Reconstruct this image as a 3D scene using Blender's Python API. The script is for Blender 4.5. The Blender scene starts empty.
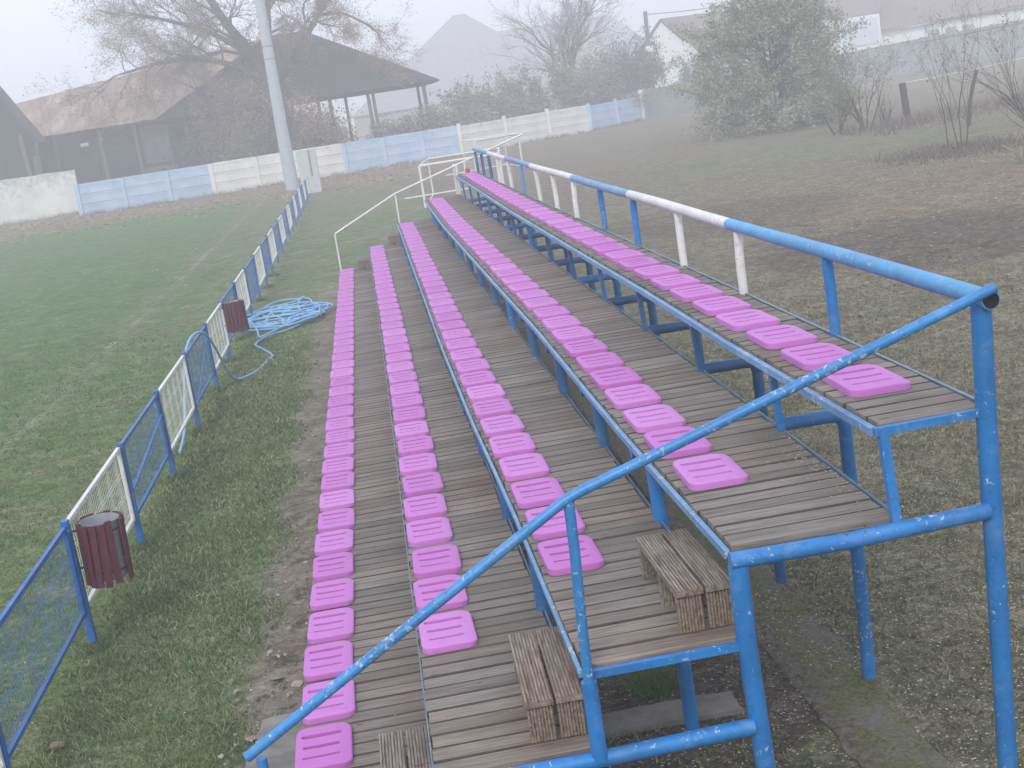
import bpy, bmesh, math, random
import numpy as np
from mathutils import Vector, Matrix
random.seed(7); np.random.seed(7)
R = math.radians
S = bpy.context.scene
COL = S.collection
G = -1.75                      # ground level (deck 4 is level 0)

# ------------------------------------------------------------------ materials
def nodes(name):
    m = bpy.data.materials.new(name); m.use_nodes = True
    nt = m.node_tree; b = nt.nodes['Principled BSDF']
    return m, nt, b
def N(nt, t, **k):
    n = nt.nodes.new(t)
    for a, v in k.items():
        if a in n.inputs: n.inputs[a].default_value = v
        else: setattr(n, a, v)
    return n
def L(nt, a, b): nt.links.new(a, b)
def noise(nt, scale, detail=4, rough=.55, vec=None, dist=0):
    n = N(nt, 'ShaderNodeTexNoise'); n.inputs['Scale'].default_value = scale
    n.inputs['Detail'].default_value = detail; n.inputs['Roughness'].default_value = rough
    n.inputs['Distortion'].default_value = dist
    if vec is not None: L(nt, vec, n.inputs['Vector'])
    return n.outputs['Fac']
def ramp(nt, fac, stops, interp='LINEAR'):
    n = N(nt, 'ShaderNodeValToRGB'); n.color_ramp.interpolation = interp
    e = n.color_ramp.elements
    while len(e) < len(stops): e.new(.5)
    for i, (p, c) in enumerate(stops):
        e[i].position = p
        if not hasattr(c, '__len__'): c = (c, c, c)
        e[i].color = (*c[:3], 1)
    L(nt, fac, n.inputs['Fac']); return n.outputs['Color']
def mix(nt, fac, a, b, mode='MIX'):
    n = N(nt, 'ShaderNodeMix', data_type='RGBA', blend_type=mode)
    for s, v in ((n.inputs[0], fac), (n.inputs[6], a), (n.inputs[7], b)):
        if hasattr(v, 'is_linked'): L(nt, v, s)
        elif hasattr(v, '__len__'): s.default_value = (*v[:3], 1)
        else: s.default_value = v
    return n.outputs[2]
def math_(nt, op, a, b=0, c=0, clamp=False):
    n = N(nt, 'ShaderNodeMath', operation=op); n.use_clamp = clamp
    for s, v in zip(n.inputs, (a, b, c)):
        if hasattr(v, 'is_linked'): L(nt, v, s)
        else: s.default_value = v
    return n.outputs[0]
def smooth(nt, v, a, b):
    n = N(nt, 'ShaderNodeMapRange', interpolation_type='SMOOTHSTEP')
    L(nt, v, n.inputs[0]); n.inputs[1].default_value = a; n.inputs[2].default_value = b
    return n.outputs[0]
def obco(nt, scale=(1, 1, 1), kind='Object'):
    t = N(nt, 'ShaderNodeTexCoord'); mp = N(nt, 'ShaderNodeMapping')
    mp.inputs['Scale'].default_value = scale
    L(nt, t.outputs[kind], mp.inputs['Vector']); return mp.outputs[0]
def wpos(nt, scale=(1, 1, 1)):
    t = N(nt, 'ShaderNodeNewGeometry'); mp = N(nt, 'ShaderNodeMapping')
    mp.inputs['Scale'].default_value = scale
    L(nt, t.outputs['Position'], mp.inputs['Vector']); return mp.outputs[0]
def bump(nt, b, h, dist=.01, strength=.5):
    n = N(nt, 'ShaderNodeBump'); n.inputs['Distance'].default_value = dist
    n.inputs['Strength'].default_value = strength
    L(nt, h, n.inputs['Height']); L(nt, n.outputs[0], b.inputs['Normal'])

def plain(name, col, rough=.7, var=.25, scale=6, col2=None, bmp=.2, bd=.004):
    m, nt, b = nodes(name)
    v = wpos(nt); n = noise(nt, scale, 6, .6, v)
    c2 = col2 or tuple(x * (1 - var) for x in col)
    c = ramp(nt, n, [(.3, c2), (.7, col)])
    L(nt, c, b.inputs['Base Color']); b.inputs['Roughness'].default_value = rough
    b.inputs['Specular IOR Level'].default_value = .3
    if bmp: bump(nt, b, noise(nt, scale * 8, 4, .6, v), bd, bmp)
    return m

def paint(name, col, chip=(.40, .50, .55), rust=(.07, .045, .035), amt=.5, dark=.75, r=.42):
    """weathered brush paint on steel tube: old pale coat and rust show through the chips"""
    m, nt, b = nodes(name)
    v = wpos(nt)
    big = noise(nt, 2.3, 3, .5, v)
    tone = mix(nt, smooth(nt, big, .3, .7), tuple(x * dark for x in col), col)
    tone = mix(nt, math_(nt, 'MULTIPLY', smooth(nt, noise(nt, 22, 6, .75, v, .5), .50, .72), .55), tone, tuple(x * .38 for x in col))
    fade = smooth(nt, noise(nt, 5.5, 5, .7, v, .6), .48, .70)
    tone = mix(nt, math_(nt, 'MULTIPLY', fade, .22), tone, tuple(.25 + x * .6 for x in col))
    n1 = noise(nt, 30, 8, .74, v, .5)
    dens = noise(nt, 1.7, 2, .5, v)
    th = math_(nt, 'MULTIPLY_ADD', dens, .30, n1)
    chips = smooth(nt, th, .845 - .07 * amt, .875 - .07 * amt)
    n2 = noise(nt, 38, 6, .7, v, .2)
    spots = math_(nt, 'MULTIPLY', smooth(nt, n2, .655 - .03 * amt, .70 - .03 * amt), smooth(nt, noise(nt, 3.1, 2, .5, v), .40, .60))
    c = mix(nt, chips, tone, chip)
    c = mix(nt, spots, c, rust)
    L(nt, c, b.inputs['Base Color'])
    rr = math_(nt, 'MULTIPLY_ADD', chips, .3, r); L(nt, rr, b.inputs['Roughness'])
    h = math_(nt, 'SUBTRACT', noise(nt, 14, 3, .5, v), math_(nt, 'MULTIPLY', chips, .6))
    bump(nt, b, h, .002, .5)
    return m

def wood(name, c1, c2, c3, grain=(3, 60, 60), groove=None, island=True):
    """grey weathered boards; grain runs along local/world X unless told otherwise"""
    m, nt, b = nodes(name)
    geo = N(nt, 'ShaderNodeNewGeometry')
    v = wpos(nt, grain)
    rnd = geo.outputs['Random Per Island']
    off = N(nt, 'ShaderNodeVectorMath', operation='ADD'); L(nt, v, off.inputs[0])
    cb = N(nt, 'ShaderNodeCombineXYZ'); L(nt, math_(nt, 'MULTIPLY', rnd, 50), cb.inputs[0]); L(nt, math_(nt, 'MULTIPLY', rnd, 31), cb.inputs[2])
    L(nt, cb.outputs[0], off.inputs[1]); v = off.outputs[0]
    g = noise(nt, 1.0, 7, .68, v, .5)
    c = ramp(nt, g, [(.30, c3), (.47, c2), (.66, c1)])
    tone = ramp(nt, rnd, [(0, .78), (.5, .97), (1, 1.18)])
    c = mix(nt, 1.0, c, tone, 'MULTIPLY')
    kn = smooth(nt, noise(nt, 1.0, 2, .5, wpos(nt, (9, 22, 22))), .70, .74)
    c = mix(nt, math_(nt, 'MULTIPLY', kn, .7), c, (.05, .04, .03))
    st = noise(nt, 2.2, 3, .5, wpos(nt))
    c = mix(nt, math_(nt, 'MULTIPLY', smooth(nt, st, .45, .7), .45), c, mix(nt, .5, c, (.06, .05, .035)))
    warm = noise(nt, .9, 2, .5, wpos(nt))
    c = mix(nt, math_(nt, 'MULTIPLY', smooth(nt, warm, .42, .65), .4), c, mix(nt, 1, c, (1.15, .92, .78), 'MULTIPLY'))
    spk = smooth(nt, noise(nt, 55, 2, .5, wpos(nt)), .73, .77)
    c = mix(nt, math_(nt, 'MULTIPLY', spk, .6), c, (.32, .31, .27))
    L(nt, c, b.inputs['Base Color']); b.inputs['Roughness'].default_value = .82
    b.inputs['Specular IOR Level'].default_value = .25
    bump(nt, b, math_(nt, 'ADD', g, math_(nt, 'MULTIPLY', noise(nt, 1.0, 2, .5, wpos(nt, (1.2, 130, 130))), .9)), .006, .9)
    return m

M = {}
BLUE = (.018, .19, .50)
M['blue'] = paint('blue_paint', BLUE, amt=.9)
M['blue_worn'] = paint('blue_paint_worn', (.035, .235, .55), amt=1.7)
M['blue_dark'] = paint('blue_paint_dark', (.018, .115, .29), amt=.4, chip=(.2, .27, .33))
M['blue_pale'] = paint('blue_paint_pale', (.13, .31, .55), amt=1.7, chip=(.42, .5, .52))
M['blue_grey'] = paint('blue_grey_edge', (.12, .20, .29), amt=1.3, chip=(.33, .37, .38))
M['blue_light'] = paint('light_blue_paint', (.085, .36, .68), amt=1.25)
M['white'] = paint('white_paint', (.72, .72, .68), chip=(.4, .36, .3), rust=(.10, .07, .05), amt=.9, dark=.85, r=.5)
M['hole'] = plain('pipe_hole', (.015, .015, .017), .9)
M['wood'] = wood('deck_wood', (.285, .260, .230), (.195, .172, .150), (.095, .081, .069), (3.2, 85, 85))
M['wood_gap_shade'] = plain('deck_gap_shade', (.085, .074, .064), .95, .4, 8)  # darkened board sides: shade of the plank gaps put into the colour
M['stool'] = wood('step_wood', (.36, .315, .265), (.215, .18, .148), (.075, .058, .046), (60, 5, 40))
M['galv'] = plain('galvanised', (.25, .27, .29), .45, .2, 10)
M['maroon'] = plain('maroon_slat', (.13, .028, .045), .45, .35, 25)
M['concrete'] = plain('concrete_pole', (.42, .46, .49), .8, .15, 3)
M['old_conc'] = plain('old_concrete', (.26, .245, .22), .95, .5, 5, bmp=.6, bd=.01)

def seat_mat():
    m, nt, b = nodes('pink_plastic')
    oi = N(nt, 'ShaderNodeObjectInfo'); v = obco(nt)
    add = N(nt, 'ShaderNodeVectorMath', operation='ADD'); L(nt, v, add.inputs[0])
    cb = N(nt, 'ShaderNodeCombineXYZ'); r = oi.outputs['Random']
    L(nt, math_(nt, 'MULTIPLY', r, 37), cb.inputs[0]); L(nt, math_(nt, 'MULTIPLY', r, 91), cb.inputs[1]); L(nt, cb.outputs[0], add.inputs[1])
    v = add.outputs[0]
    tone = ramp(nt, r, [(0, (.45, .135, .44)), (.3, (.49, .16, .485)), (.8, (.51, .18, .51)), (1, (.54, .21, .545))])
    scuff = smooth(nt, noise(nt, 9, 6, .7, v, .6), .50, .78)
    c = mix(nt, math_(nt, 'MULTIPLY', scuff, .6), tone, (.46, .10, .46))
    dirt = smooth(nt, noise(nt, 15, 7, .78, v), .53, .72)
    c = mix(nt, math_(nt, 'MULTIPLY', dirt, .62), c, (.35, .16, .30))
    L(nt, c, b.inputs['Base Color']); b.inputs['Roughness'].default_value = .5
    b.inputs['Specular IOR Level'].default_value = .35
    bump(nt, b, noise(nt, 60, 4, .6, v), .001, .4)
    return m
M['seat'] = seat_mat()

# ------------------------------------------------------------------ mesh helpers
class MB:
    def __init__(s): s.v = []; s.f = []
    def add(s, v, f):
        o = len(s.v); s.v += [tuple(p) for p in v]; s.f += [tuple(i + o for i in q) for q in f]
    def hexa(s, p):   # 8 points: bottom 4 (ccw), top 4
        s.add(p, [(3, 2, 1, 0), (4, 5, 6, 7), (0, 1, 5, 4), (1, 2, 6, 5), (2, 3, 7, 6), (3, 0, 4, 7)])
    def box(s, x0, x1, y0, y1, z0, z1):
        s.hexa([(x0, y0, z0), (x1, y0, z0), (x1, y1, z0), (x0, y1, z0), (x0, y0, z1), (x1, y0, z1), (x1, y1, z1), (x0, y1, z1)])
    def tube(s, pts, r, n=12, caps=True):
        pts = [Vector(p) for p in pts]
        rs = r if hasattr(r, '__len__') else [r] * len(pts)
        up = None; rings = []
        o = len(s.v)
        for i, p in enumerate(pts):
            if i == 0: t = pts[1] - p
            elif i == len(pts) - 1: t = p - pts[-2]
            else: t = (pts[i + 1] - p).normalized() + (p - pts[i - 1]).normalized()
            t.normalize()
            if up is None:
                a = Vector((0, 0, 1)) if abs(t.z) < .9 else Vector((1, 0, 0))
                up = t.cross(a).normalized()
            up = (up - t * up.dot(t))
            if up.length < 1e-6: up = t.orthogonal()
            up.normalize(); w = t.cross(up)
            for k in range(n):
                an = 2 * math.pi * k / n
                s.v.append(tuple(p + (up * math.cos(an) + w * math.sin(an)) * rs[i]))
        for i in range(len(pts) - 1):
            for k in range(n):
                a = o + i * n + k; b_ = o + i * n + (k + 1) % n
                s.f.append((a, b_, b_ + n, a + n))
        if caps:
            s.f.append(tuple(o + k for k in reversed(range(n))))
            s.f.append(tuple(o + (len(pts) - 1) * n + k for k in range(n)))
    def bar(s, a, b, w, h=None):
        """rectangular bar from a to b"""
        a = Vector(a); b = Vector(b); h = h or w; t = (b - a).normalized()
        up = Vector((0, 0, 1)) if abs(t.z) < .9 else Vector((0, 1, 0))
        x = t.cross(up).normalized(); y = x.cross(t).normalized()
        q = []
        for e in (a, b):
            for sx, sy in ((-1, -1), (1, -1), (1, 1), (-1, 1)): q.append(e + x * sx * w / 2 + y * sy * h / 2)
        s.add(q, [(0, 1, 2, 3), (7, 6, 5, 4), (4, 5, 1, 0), (5, 6, 2, 1), (6, 7, 3, 2), (7, 4, 0, 3)])
    def build(s, name, mat, parent=None, smooth_=False, bevel=0, loc=None):
        me = bpy.data.meshes.new(name)
        v = s.v
        if loc: v = [(p[0] - loc[0], p[1] - loc[1], p[2] - loc[2]) for p in v]
        me.from_pydata(v, [], s.f); me.update()
        o = bpy.data.objects.new(name, me); COL.objects.link(o)
        if loc: o.location = loc
        ms = mat if isinstance(mat, (list, tuple)) else [mat]
        for m in ms: me.materials.append(m)
        if smooth_:
            me.polygons.foreach_set('use_smooth', [True] * len(me.polygons))
            me.set_sharp_from_angle(angle=R(40))
        if bevel:
            bm = o.modifiers.new('b', 'BEVEL'); bm.width = bevel; bm.segments = 2; bm.limit_method = 'ANGLE'
        if parent:
            o.parent = parent; o.location = Vector(loc or (0, 0, 0)) - parent.location
        return o
def thing(name, label, cat, loc=(0, 0, 0), group=None):
    o = bpy.data.objects.new(name, None); COL.objects.link(o); o.location = loc; o.empty_display_size = .1
    return tag(o, label, cat, group)
def tag(o, label=None, cat=None, group=None, kind=None):
    for k, v in (('label', label), ('category', cat), ('group', group), ('kind', kind)):
        if v: o[k] = v
    return o
def fast_mesh(name, V, F, mat, parent=None, nside=3):
    V = np.asarray(V, np.float32); F = np.asarray(F, np.int32)
    me = bpy.data.meshes.new(name)
    me.vertices.add(len(V)); me.vertices.foreach_set('co', V.ravel())
    me.loops.add(F.size); me.loops.foreach_set('vertex_index', F.ravel())
    me.polygons.add(len(F)); me.polygons.foreach_set('loop_start', np.arange(0, F.size, nside, dtype=np.int32))
    me.update(); me.validate()
    for m in (mat if isinstance(mat, (list, tuple)) else [mat]): me.materials.append(m)
    o = bpy.data.objects.new(name, me); COL.objects.link(o)
    if parent:
        o.parent = parent; o.location = -Vector(parent.location)
    return o

# ------------------------------------------------------------------ the stand: measured plank edges (x, y)
ZD = [-1.175, -.776, -.405, 0.0, .410]            # five plank levels
LEN = 22.9
EDGE = {
 '1L': [(0, -2.055), (1.6, -2.051), (6.7, -2.041), (22.9, -2.013)],
 '1R': [(0, -1.352), (22.9, -1.345)],
 '2L': [(0, -1.352), (1.6, -1.349), (6.6, -1.333), (12.5, -1.327), (22.9, -1.342)],
 '2R': [(0, -.672), (3.4, -.676), (9.6, -.698), (22.9, -.64)],
 '3L': [(0, -.672), (.8, -.676), (2.4, -.68), (4.6, -.712), (8.35, -.724), (12, -.705), (16.4, -.69), (22.9, -.657)],
 '3R': [(0, .02), (3.5, .03), (9, .04), (13, .045), (22.9, .08)],
 '4L': [(0, .008), (1.6, -.012), (3.1, -.010), (5.7, .006), (9, -.015), (16.7, -.055), (22.9, -.01)],
 '4R': [(0, .712), (1.4, .725), (4.8, .734), (10.6, .716), (22.9, .719)],
 '5L': [(0, .682), (2.2, .666), (4, .68), (6.5, .672), (10, .667), (13, .665), (22.9, .725)],
 '5R': [(0, 1.128), (3.6, 1.142), (6, 1.133), (13, 1.118), (22.9, 1.133)]}
def EX(k, y):
    p = EDGE[k]; return float(np.interp(y, [a for a, _ in p], [b for _, b in p]))
stand = thing('grandstand', 'long open grandstand with blue steel frame, five plank tiers and rows of pink seats', 'grandstand', (0, 11, G))

def edge_path(k, dx, z, y0=0, y1=LEN, step=1.1):
    n = int((y1 - y0) / step) + 1
    return [(EX(k, y0 + (y1 - y0) * i / n) + dx, y0 + (y1 - y0) * i / n, z) for i in range(n + 1)]
def strip(mb, k, x0, x1, z0, z1, y0=0, y1=LEN):
    a = edge_path(k, 0, 0, y0, y1)
    vs = []
    for (x, y, _) in a:
        vs += [(x + x0, y, z0), (x + x1, y, z0), (x + x1, y, z1), (x + x0, y, z1)]
    fs = []
    for i in range(len(a) - 1):
        o = 4 * i
        for j in range(4): fs.append((o + j, o + (j + 1) % 4, o + 4 + (j + 1) % 4, o + 4 + j))
    fs += [(3, 2, 1, 0), tuple(4 * (len(a) - 1) + j for j in range(4))]
    mb.add(vs, fs)

for i, z in enumerate(ZD):
    mb = MB(); k = i + 1; y = .022; pitch = .124; mids = []
    while y < LEN:
        w = pitch - .0072 + random.uniform(-.003, .002)
        y1 = y + w; xl = EX('%dL' % k, y) + random.uniform(-.006, .006); xr = EX('%dR' % k, y) + random.uniform(-.007, .007)
        if k < 2: xr += .0
        dz = random.uniform(-.003, .002); t = random.uniform(-.0015, .0015)
        c = .006; zz = z + dz
        # board with eased top edges
        vs = []; 
        for x, s_ in ((xl, -t), (xr, t)):
            vs += [(x, y, zz - .032), (x, y, zz - c + s_), (x, y + c, zz + s_), (x, y1 - c, zz + s_), (x, y1, zz - c + s_), (x, y1, zz - .032)]
        f = [(j, j + 1, j + 7, j + 6) for j in range(5)] + [(5, 0, 6, 11), (5, 4, 3, 2, 1, 0), (6, 7, 8, 9, 10, 11)]
        f = [tuple(reversed(q)) if len(q) == 4 else q for q in f]
        mb.add(vs, f); mids += [1 if len(mids) else 0, 1 if len(mids) else 0, 0, 1, 1, 0, 0, 0]  # long sides and bevels take the painted gap shade, first board's front stays plain
        y += pitch
    d = mb.build('plank_deck', [M['wood'], M['wood_gap_shade']], stand)
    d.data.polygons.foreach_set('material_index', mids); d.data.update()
# edge irons along the decks
def edge_iron(k, x0, x1, z0, z1, mat, y0=.012):
    m = MB(); strip(m, k, x0, x1, z0, z1, y0); return m.build('edge_iron', M[mat], stand)
edge_iron('5L', -.036, -.006, ZD[4] - .052, ZD[4] - .018, 'blue_pale')
edge_iron('4L', -.030, -.006, -.052, -.018, 'blue_pale')
edge_iron('3L', -.024, -.006, ZD[2] - .050, ZD[2] - .020, 'blue_pale')
edge_iron('2L', -.012, -.005, ZD[1] - .06, ZD[1] - .016, 'blue_grey')
edge_iron('5R', .010, .026, ZD[4] - .04, ZD[4] + .004, 'blue_grey')
edge_iron('4R', .010, .022, -.04, .002, 'blue_grey')
edge_iron('3R', .010, .020, ZD[2] - .04, ZD[2] + .001, 'blue_grey')
edge_iron('2R', .010, .020, ZD[1] - .04, ZD[1] + .001, 'blue_grey')
# joists seen below the plank ends
def pipe(name, pts, r, mat, n=14):
    m = MB(); m.tube(pts, r, n); return m.build(name, M[mat], stand, True)
# front frame (y = 0)
XR = 1.150
pipe('corner_post', [(XR - .028, .01, G - .25), (XR - .012, .01, -.5), (XR - .008, .005, .3), (XR, 0, .845)], .043, 'blue')
pipe('front_post', [(.060, .0, G - .25), (.045, 0, -1.0), (.026, 0, -.45), (.022, -.02, -.075)], .043, 'blue')
pipe('cross_pipe', [(-.012, -.03, -.050), (.5, -.03, -.056), (XR - .04, -.02, -.040)], .036, 'blue')
pipe('cross_pipe', [(-1.33, -.03, -.812), (-.6, -.03, -.812), (.01, -.02, -.805)], .037, 'blue')
m = MB(); m.bar((-.664, -.005, ZD[2] - .034), (-.005, -.005, ZD[2] - .034), .03, .034); m.build('end_iron', M['blue'], stand)
m = MB(); m.bar((.655, -.005, ZD[4] - .030), (1.105, .0, ZD[4] - .027), .03, .034); m.build('end_iron', M['blue'], stand)
m = MB(); m.bar((.690, -.005, ZD[4] - .03), (.716, -.005, -.03), .038, .038); m.build('strut', M['blue'], stand)
pipe('rail_post', [(-.662, -.045, -.81), (-.664, -.045, -.45)], .034, 'blue')
pipe('rail_post', [(-.664, -.045, -.47), (-.66, -.045, -.22), (-.645, -.045, .12), (-.640, -.04, .335)], .0225, 'blue_worn')
pipe('rail_post', [(-2.02, -.04, -1.2), (-2.03, -.04, -.80), (-2.03, -.04, -.515)], .0225, 'blue_worn')
pipe('handrail', [(-2.085, -.045, -.498), (-1.39, -.045, -.09), (-.66, -.045, .335), (-.60, -.045, .360), (.26, -.045, .618), (1.172, -.088, .912)], .0225, 'blue_worn')
# long top rail: sections painted blue and white in turn
rz = .862
def rail_pt(y): return (1.158 + .015 * (y / LEN), y, rz + .004 * math.sin(y * 1.3) + .01*(y/LEN))
for y0, y1, c in [(-.075, 3.70, 'blue_light'), (3.70, 7.0, 'white'), (7.0, 10.2, 'blue_pale'), (10.2, 13.9, 'white'), (13.9, 17.1, 'blue_pale'), (17.1, 20.0, 'white'), (20.0, 23.1, 'blue_pale')]:
    n = max(2, int((y1 - y0) / .8)); pipe('top_rail', [rail_pt(y0 + (y1 - y0) * i / n) for i in range(n + 1)], .040, c, 18)
m = MB(); m.tube([(1.158, -.0765, rz - .001), (1.158, -.0800, rz - .001)], .034, 18); m.build('pipe_mouth', M['hole'], stand)
for y, c in [(1.81, 'blue'), (3.50, 'white'), (5.17, 'white'), (6.87, 'blue'), (8.52, 'blue'), (10.2, 'white'), (11.85, 'white'), (13.45, 'white'), (15.1, 'blue_pale'), (16.8, 'white'), (18.4, 'white'), (20.0, 'blue_dark'), (21.4, 'blue_dark'), (22.7, 'blue_dark')]:
    x = 1.158; j = random.uniform(-.012, .012)
    pipe('rail_post', [(x + .004 + j, y, ZD[4] - .06), (x + j, y, ZD[4] + .2), (x, y, rz - .035)], .030, c)
# frames behind the front one
for k in range(13):
    y = 1.95 + 1.66 * k
    if y > 22.8: break
    e = .05
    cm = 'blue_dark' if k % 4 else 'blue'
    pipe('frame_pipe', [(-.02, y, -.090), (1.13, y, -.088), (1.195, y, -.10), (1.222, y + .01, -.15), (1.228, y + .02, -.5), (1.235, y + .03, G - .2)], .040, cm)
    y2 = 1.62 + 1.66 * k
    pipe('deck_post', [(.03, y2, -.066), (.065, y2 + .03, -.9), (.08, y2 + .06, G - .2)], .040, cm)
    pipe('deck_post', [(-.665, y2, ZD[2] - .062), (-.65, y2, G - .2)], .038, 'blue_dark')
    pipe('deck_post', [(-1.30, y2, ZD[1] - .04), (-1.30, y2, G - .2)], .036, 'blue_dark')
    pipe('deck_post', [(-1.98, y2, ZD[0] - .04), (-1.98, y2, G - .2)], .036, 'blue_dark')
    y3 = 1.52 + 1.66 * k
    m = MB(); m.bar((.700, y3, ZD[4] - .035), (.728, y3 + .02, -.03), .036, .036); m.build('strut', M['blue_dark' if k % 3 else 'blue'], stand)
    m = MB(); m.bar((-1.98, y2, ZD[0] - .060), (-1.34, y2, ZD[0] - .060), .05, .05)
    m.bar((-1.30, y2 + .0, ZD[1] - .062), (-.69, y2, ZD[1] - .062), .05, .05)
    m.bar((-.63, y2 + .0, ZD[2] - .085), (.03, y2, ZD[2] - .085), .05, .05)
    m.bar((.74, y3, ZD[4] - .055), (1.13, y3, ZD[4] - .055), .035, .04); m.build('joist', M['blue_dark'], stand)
# far end rail (white)
YE = LEN + .03
pipe('handrail', [(-2.0, YE, -.42), (-.62, YE, .215), (.75, YE, .61), (1.65, YE, .868), (2.22, YE, 1.03)], .021, 'white')
for a, b in [((-2.0, -1.2), (-2.0, -.43)), ((-.62, -.45), (-.62, .20)), ((.74, -.03), (.74, .60)), ((.92, .38), (.92, .65)), ((-1.98, G), (-1.98, -1.2)), ((.7, G), (.72, -.1)), ((1.15, G), (1.15, .7))]:
    pipe('rail_post', [(a[0], YE, a[1]), (b[0], YE, b[1])], .018 if a[0] < .7 else .028, 'white')
pipe('handrail', [(.74, YE, .60), (.70, YE + .25, .60), (.70, YE + .3, -.1), (.70, YE + .3, G)], .03, 'white')

# ------------------------------------------------------------------ seats
def seat_mesh():
    w, l, r, h = .290 / 2, .452 / 2, .058, .036
    bm = bmesh.new(); ring = []
    for cx, cy, a0 in ((w - r, l - r, 0), (-w + r, l - r, 90), (-w + r, -l + r, 180), (w - r, -l + r, 270)):
        for k in range(7):
            a = R(a0 + 15 * k); ring.append(bm.verts.new((cx + r * math.cos(a), cy + r * math.sin(a), 0)))
    f = bm.faces.new(ring)
    ex = bmesh.ops.extrude_face_region(bm, geom=[f])
    for v in [g for g in ex['geom'] if isinstance(g, bmesh.types.BMVert)]: v.co.z = h
    bmesh.ops.recalc_face_normals(bm, faces=bm.faces)
    te = [e for e in bm.edges if all(abs(v.co.z - h) < 1e-6 for v in e.verts)]
    bmesh.ops.bevel(bm, geom=te, offset=.009, segments=3, profile=.6, affect='EDGES')
    me = bpy.data.meshes.new('seat_body'); bm.to_mesh(me); bm.free()
    o = bpy.data.objects.new('seat_tmp', me); COL.objects.link(o)
    cuts = []
    for cy, hw, dz in ((.118, .0185, .050), (.0, .0160, .050), (-.112, .0110, .050)):
        cm = MB(); hl = .088 if cy > 0 else (.080 if cy == 0 else .085)
        p = []
        for k in range(9): a = R(90 + 22.5 * k); p.append((-hl + hw * math.cos(a) - .01, cy + hw * math.sin(a)))
        for k in range(9): a = R(-90 + 22.5 * k); p.append((hl + hw * math.cos(a) - .01, cy + hw * math.sin(a)))
        n = len(p); vs = [(x, y, h - dz) for x, y in p] + [(x, y, h + .02) for x, y in p]
        cm.add(vs, [tuple(reversed(range(n))), tuple(range(n, 2 * n))] + [(k, (k + 1) % n, n + (k + 1) % n, n + k) for k in range(n)])
        c = cm.build('cut', M['seat']); cuts.append(c)
        md = o.modifiers.new('c', 'BOOLEAN'); md.object = c; md.operation = 'DIFFERENCE'; md.solver = 'EXACT'
    dg = bpy.context.evaluated_depsgraph_get()
    me2 = bpy.data.meshes.new_from_object(o.evaluated_get(dg))
    bm = bmesh.new(); bm.from_mesh(me2)
    for x in np.arange(-.12, .13, .024):
        bmesh.ops.bisect_plane(bm, geom=bm.verts[:] + bm.edges[:] + bm.faces[:], plane_co=(x, 0, 0), plane_no=(1, 0, 0), dist=1e-5)
    for y in np.arange(-.2, .21, .05):
        bmesh.ops.bisect_plane(bm, geom=bm.verts[:] + bm.edges[:] + bm.faces[:], plane_co=(0, y, 0), plane_no=(0, 1, 0), dist=1e-5)
    for v in bm.verts:
        x, y, z = v.co; k = z / h
        u = max(0, (x - .045) / .1)
        v.co.z -= k * (.013 * u * u + .004 * max(0, 1 - (x / .11) ** 2) * max(0, 1 - (y / .19) ** 2))
    bm.to_mesh(me2); bm.free()
    me2.polygons.foreach_set('use_smooth', [True] * len(me2.polygons)); me2.set_sharp_from_angle(angle=R(35))
    me2.materials.clear(); me2.materials.append(M['seat'])
    for c in cuts: bpy.data.objects.remove(c)
    bpy.data.objects.remove(o)
    return me2
SM = seat_mesh()
rows = [  # deck, first near edge y, pitch, x offset from deck left edge, count
 (0, 1.020 - .556, .556, .000, 41), (1, 1.265, .572, .014, 38), (2, 1.072, .580, .022, 38), (3, .785, .585, .048, 38), (4, .435, .612, .066, 37)]
cam_loc = Vector((-1.236, -5.06, 1.952))
allseats = []
for dk, y0, p, dx, cnt in rows:
    for i in range(cnt):
        y = y0 + p * i + .226
        if y > LEN - .3: break
        x = EX('%dL' % (dk + 1), y) + dx + .145 + random.uniform(-.007, .007)
        q = Vector((x, y + random.uniform(-.012, .012), ZD[dk] + .0015)); an = random.uniform(-.018, .018)
        tx = random.uniform(-.006, .006)
        allseats.append(((q - cam_loc).length, dk, i, q, an, tx))
allseats.sort(key=lambda s: s[0])
for dist, dk, i, q, an, tx in allseats[:100]:
    o = bpy.data.objects.new('seat', SM); COL.objects.link(o); o.parent = stand
    o.location = q - stand.location; o.rotation_euler = (tx, 0, an)
sv = np.array([v.co[:] for v in SM.vertices]); bmx = bmesh.new()
for dist, dk, i, q, an, tx in allseats[100:]:
    n0 = len(bmx.verts)
    tmp = SM.copy(); tmp.transform(Matrix.Translation(q - stand.location) @ Matrix.Rotation(an, 4, 'Z')); bmx.from_mesh(tmp); bpy.data.meshes.remove(tmp)
me = bpy.data.meshes.new('seat'); bmx.to_mesh(me); bmx.free()
me.materials.append(M['seat'])
o = bpy.data.objects.new('seat', me); COL.objects.link(o); o.parent = stand; tag(o, 'far pink seats of all five rows', kind='stuff')

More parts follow.
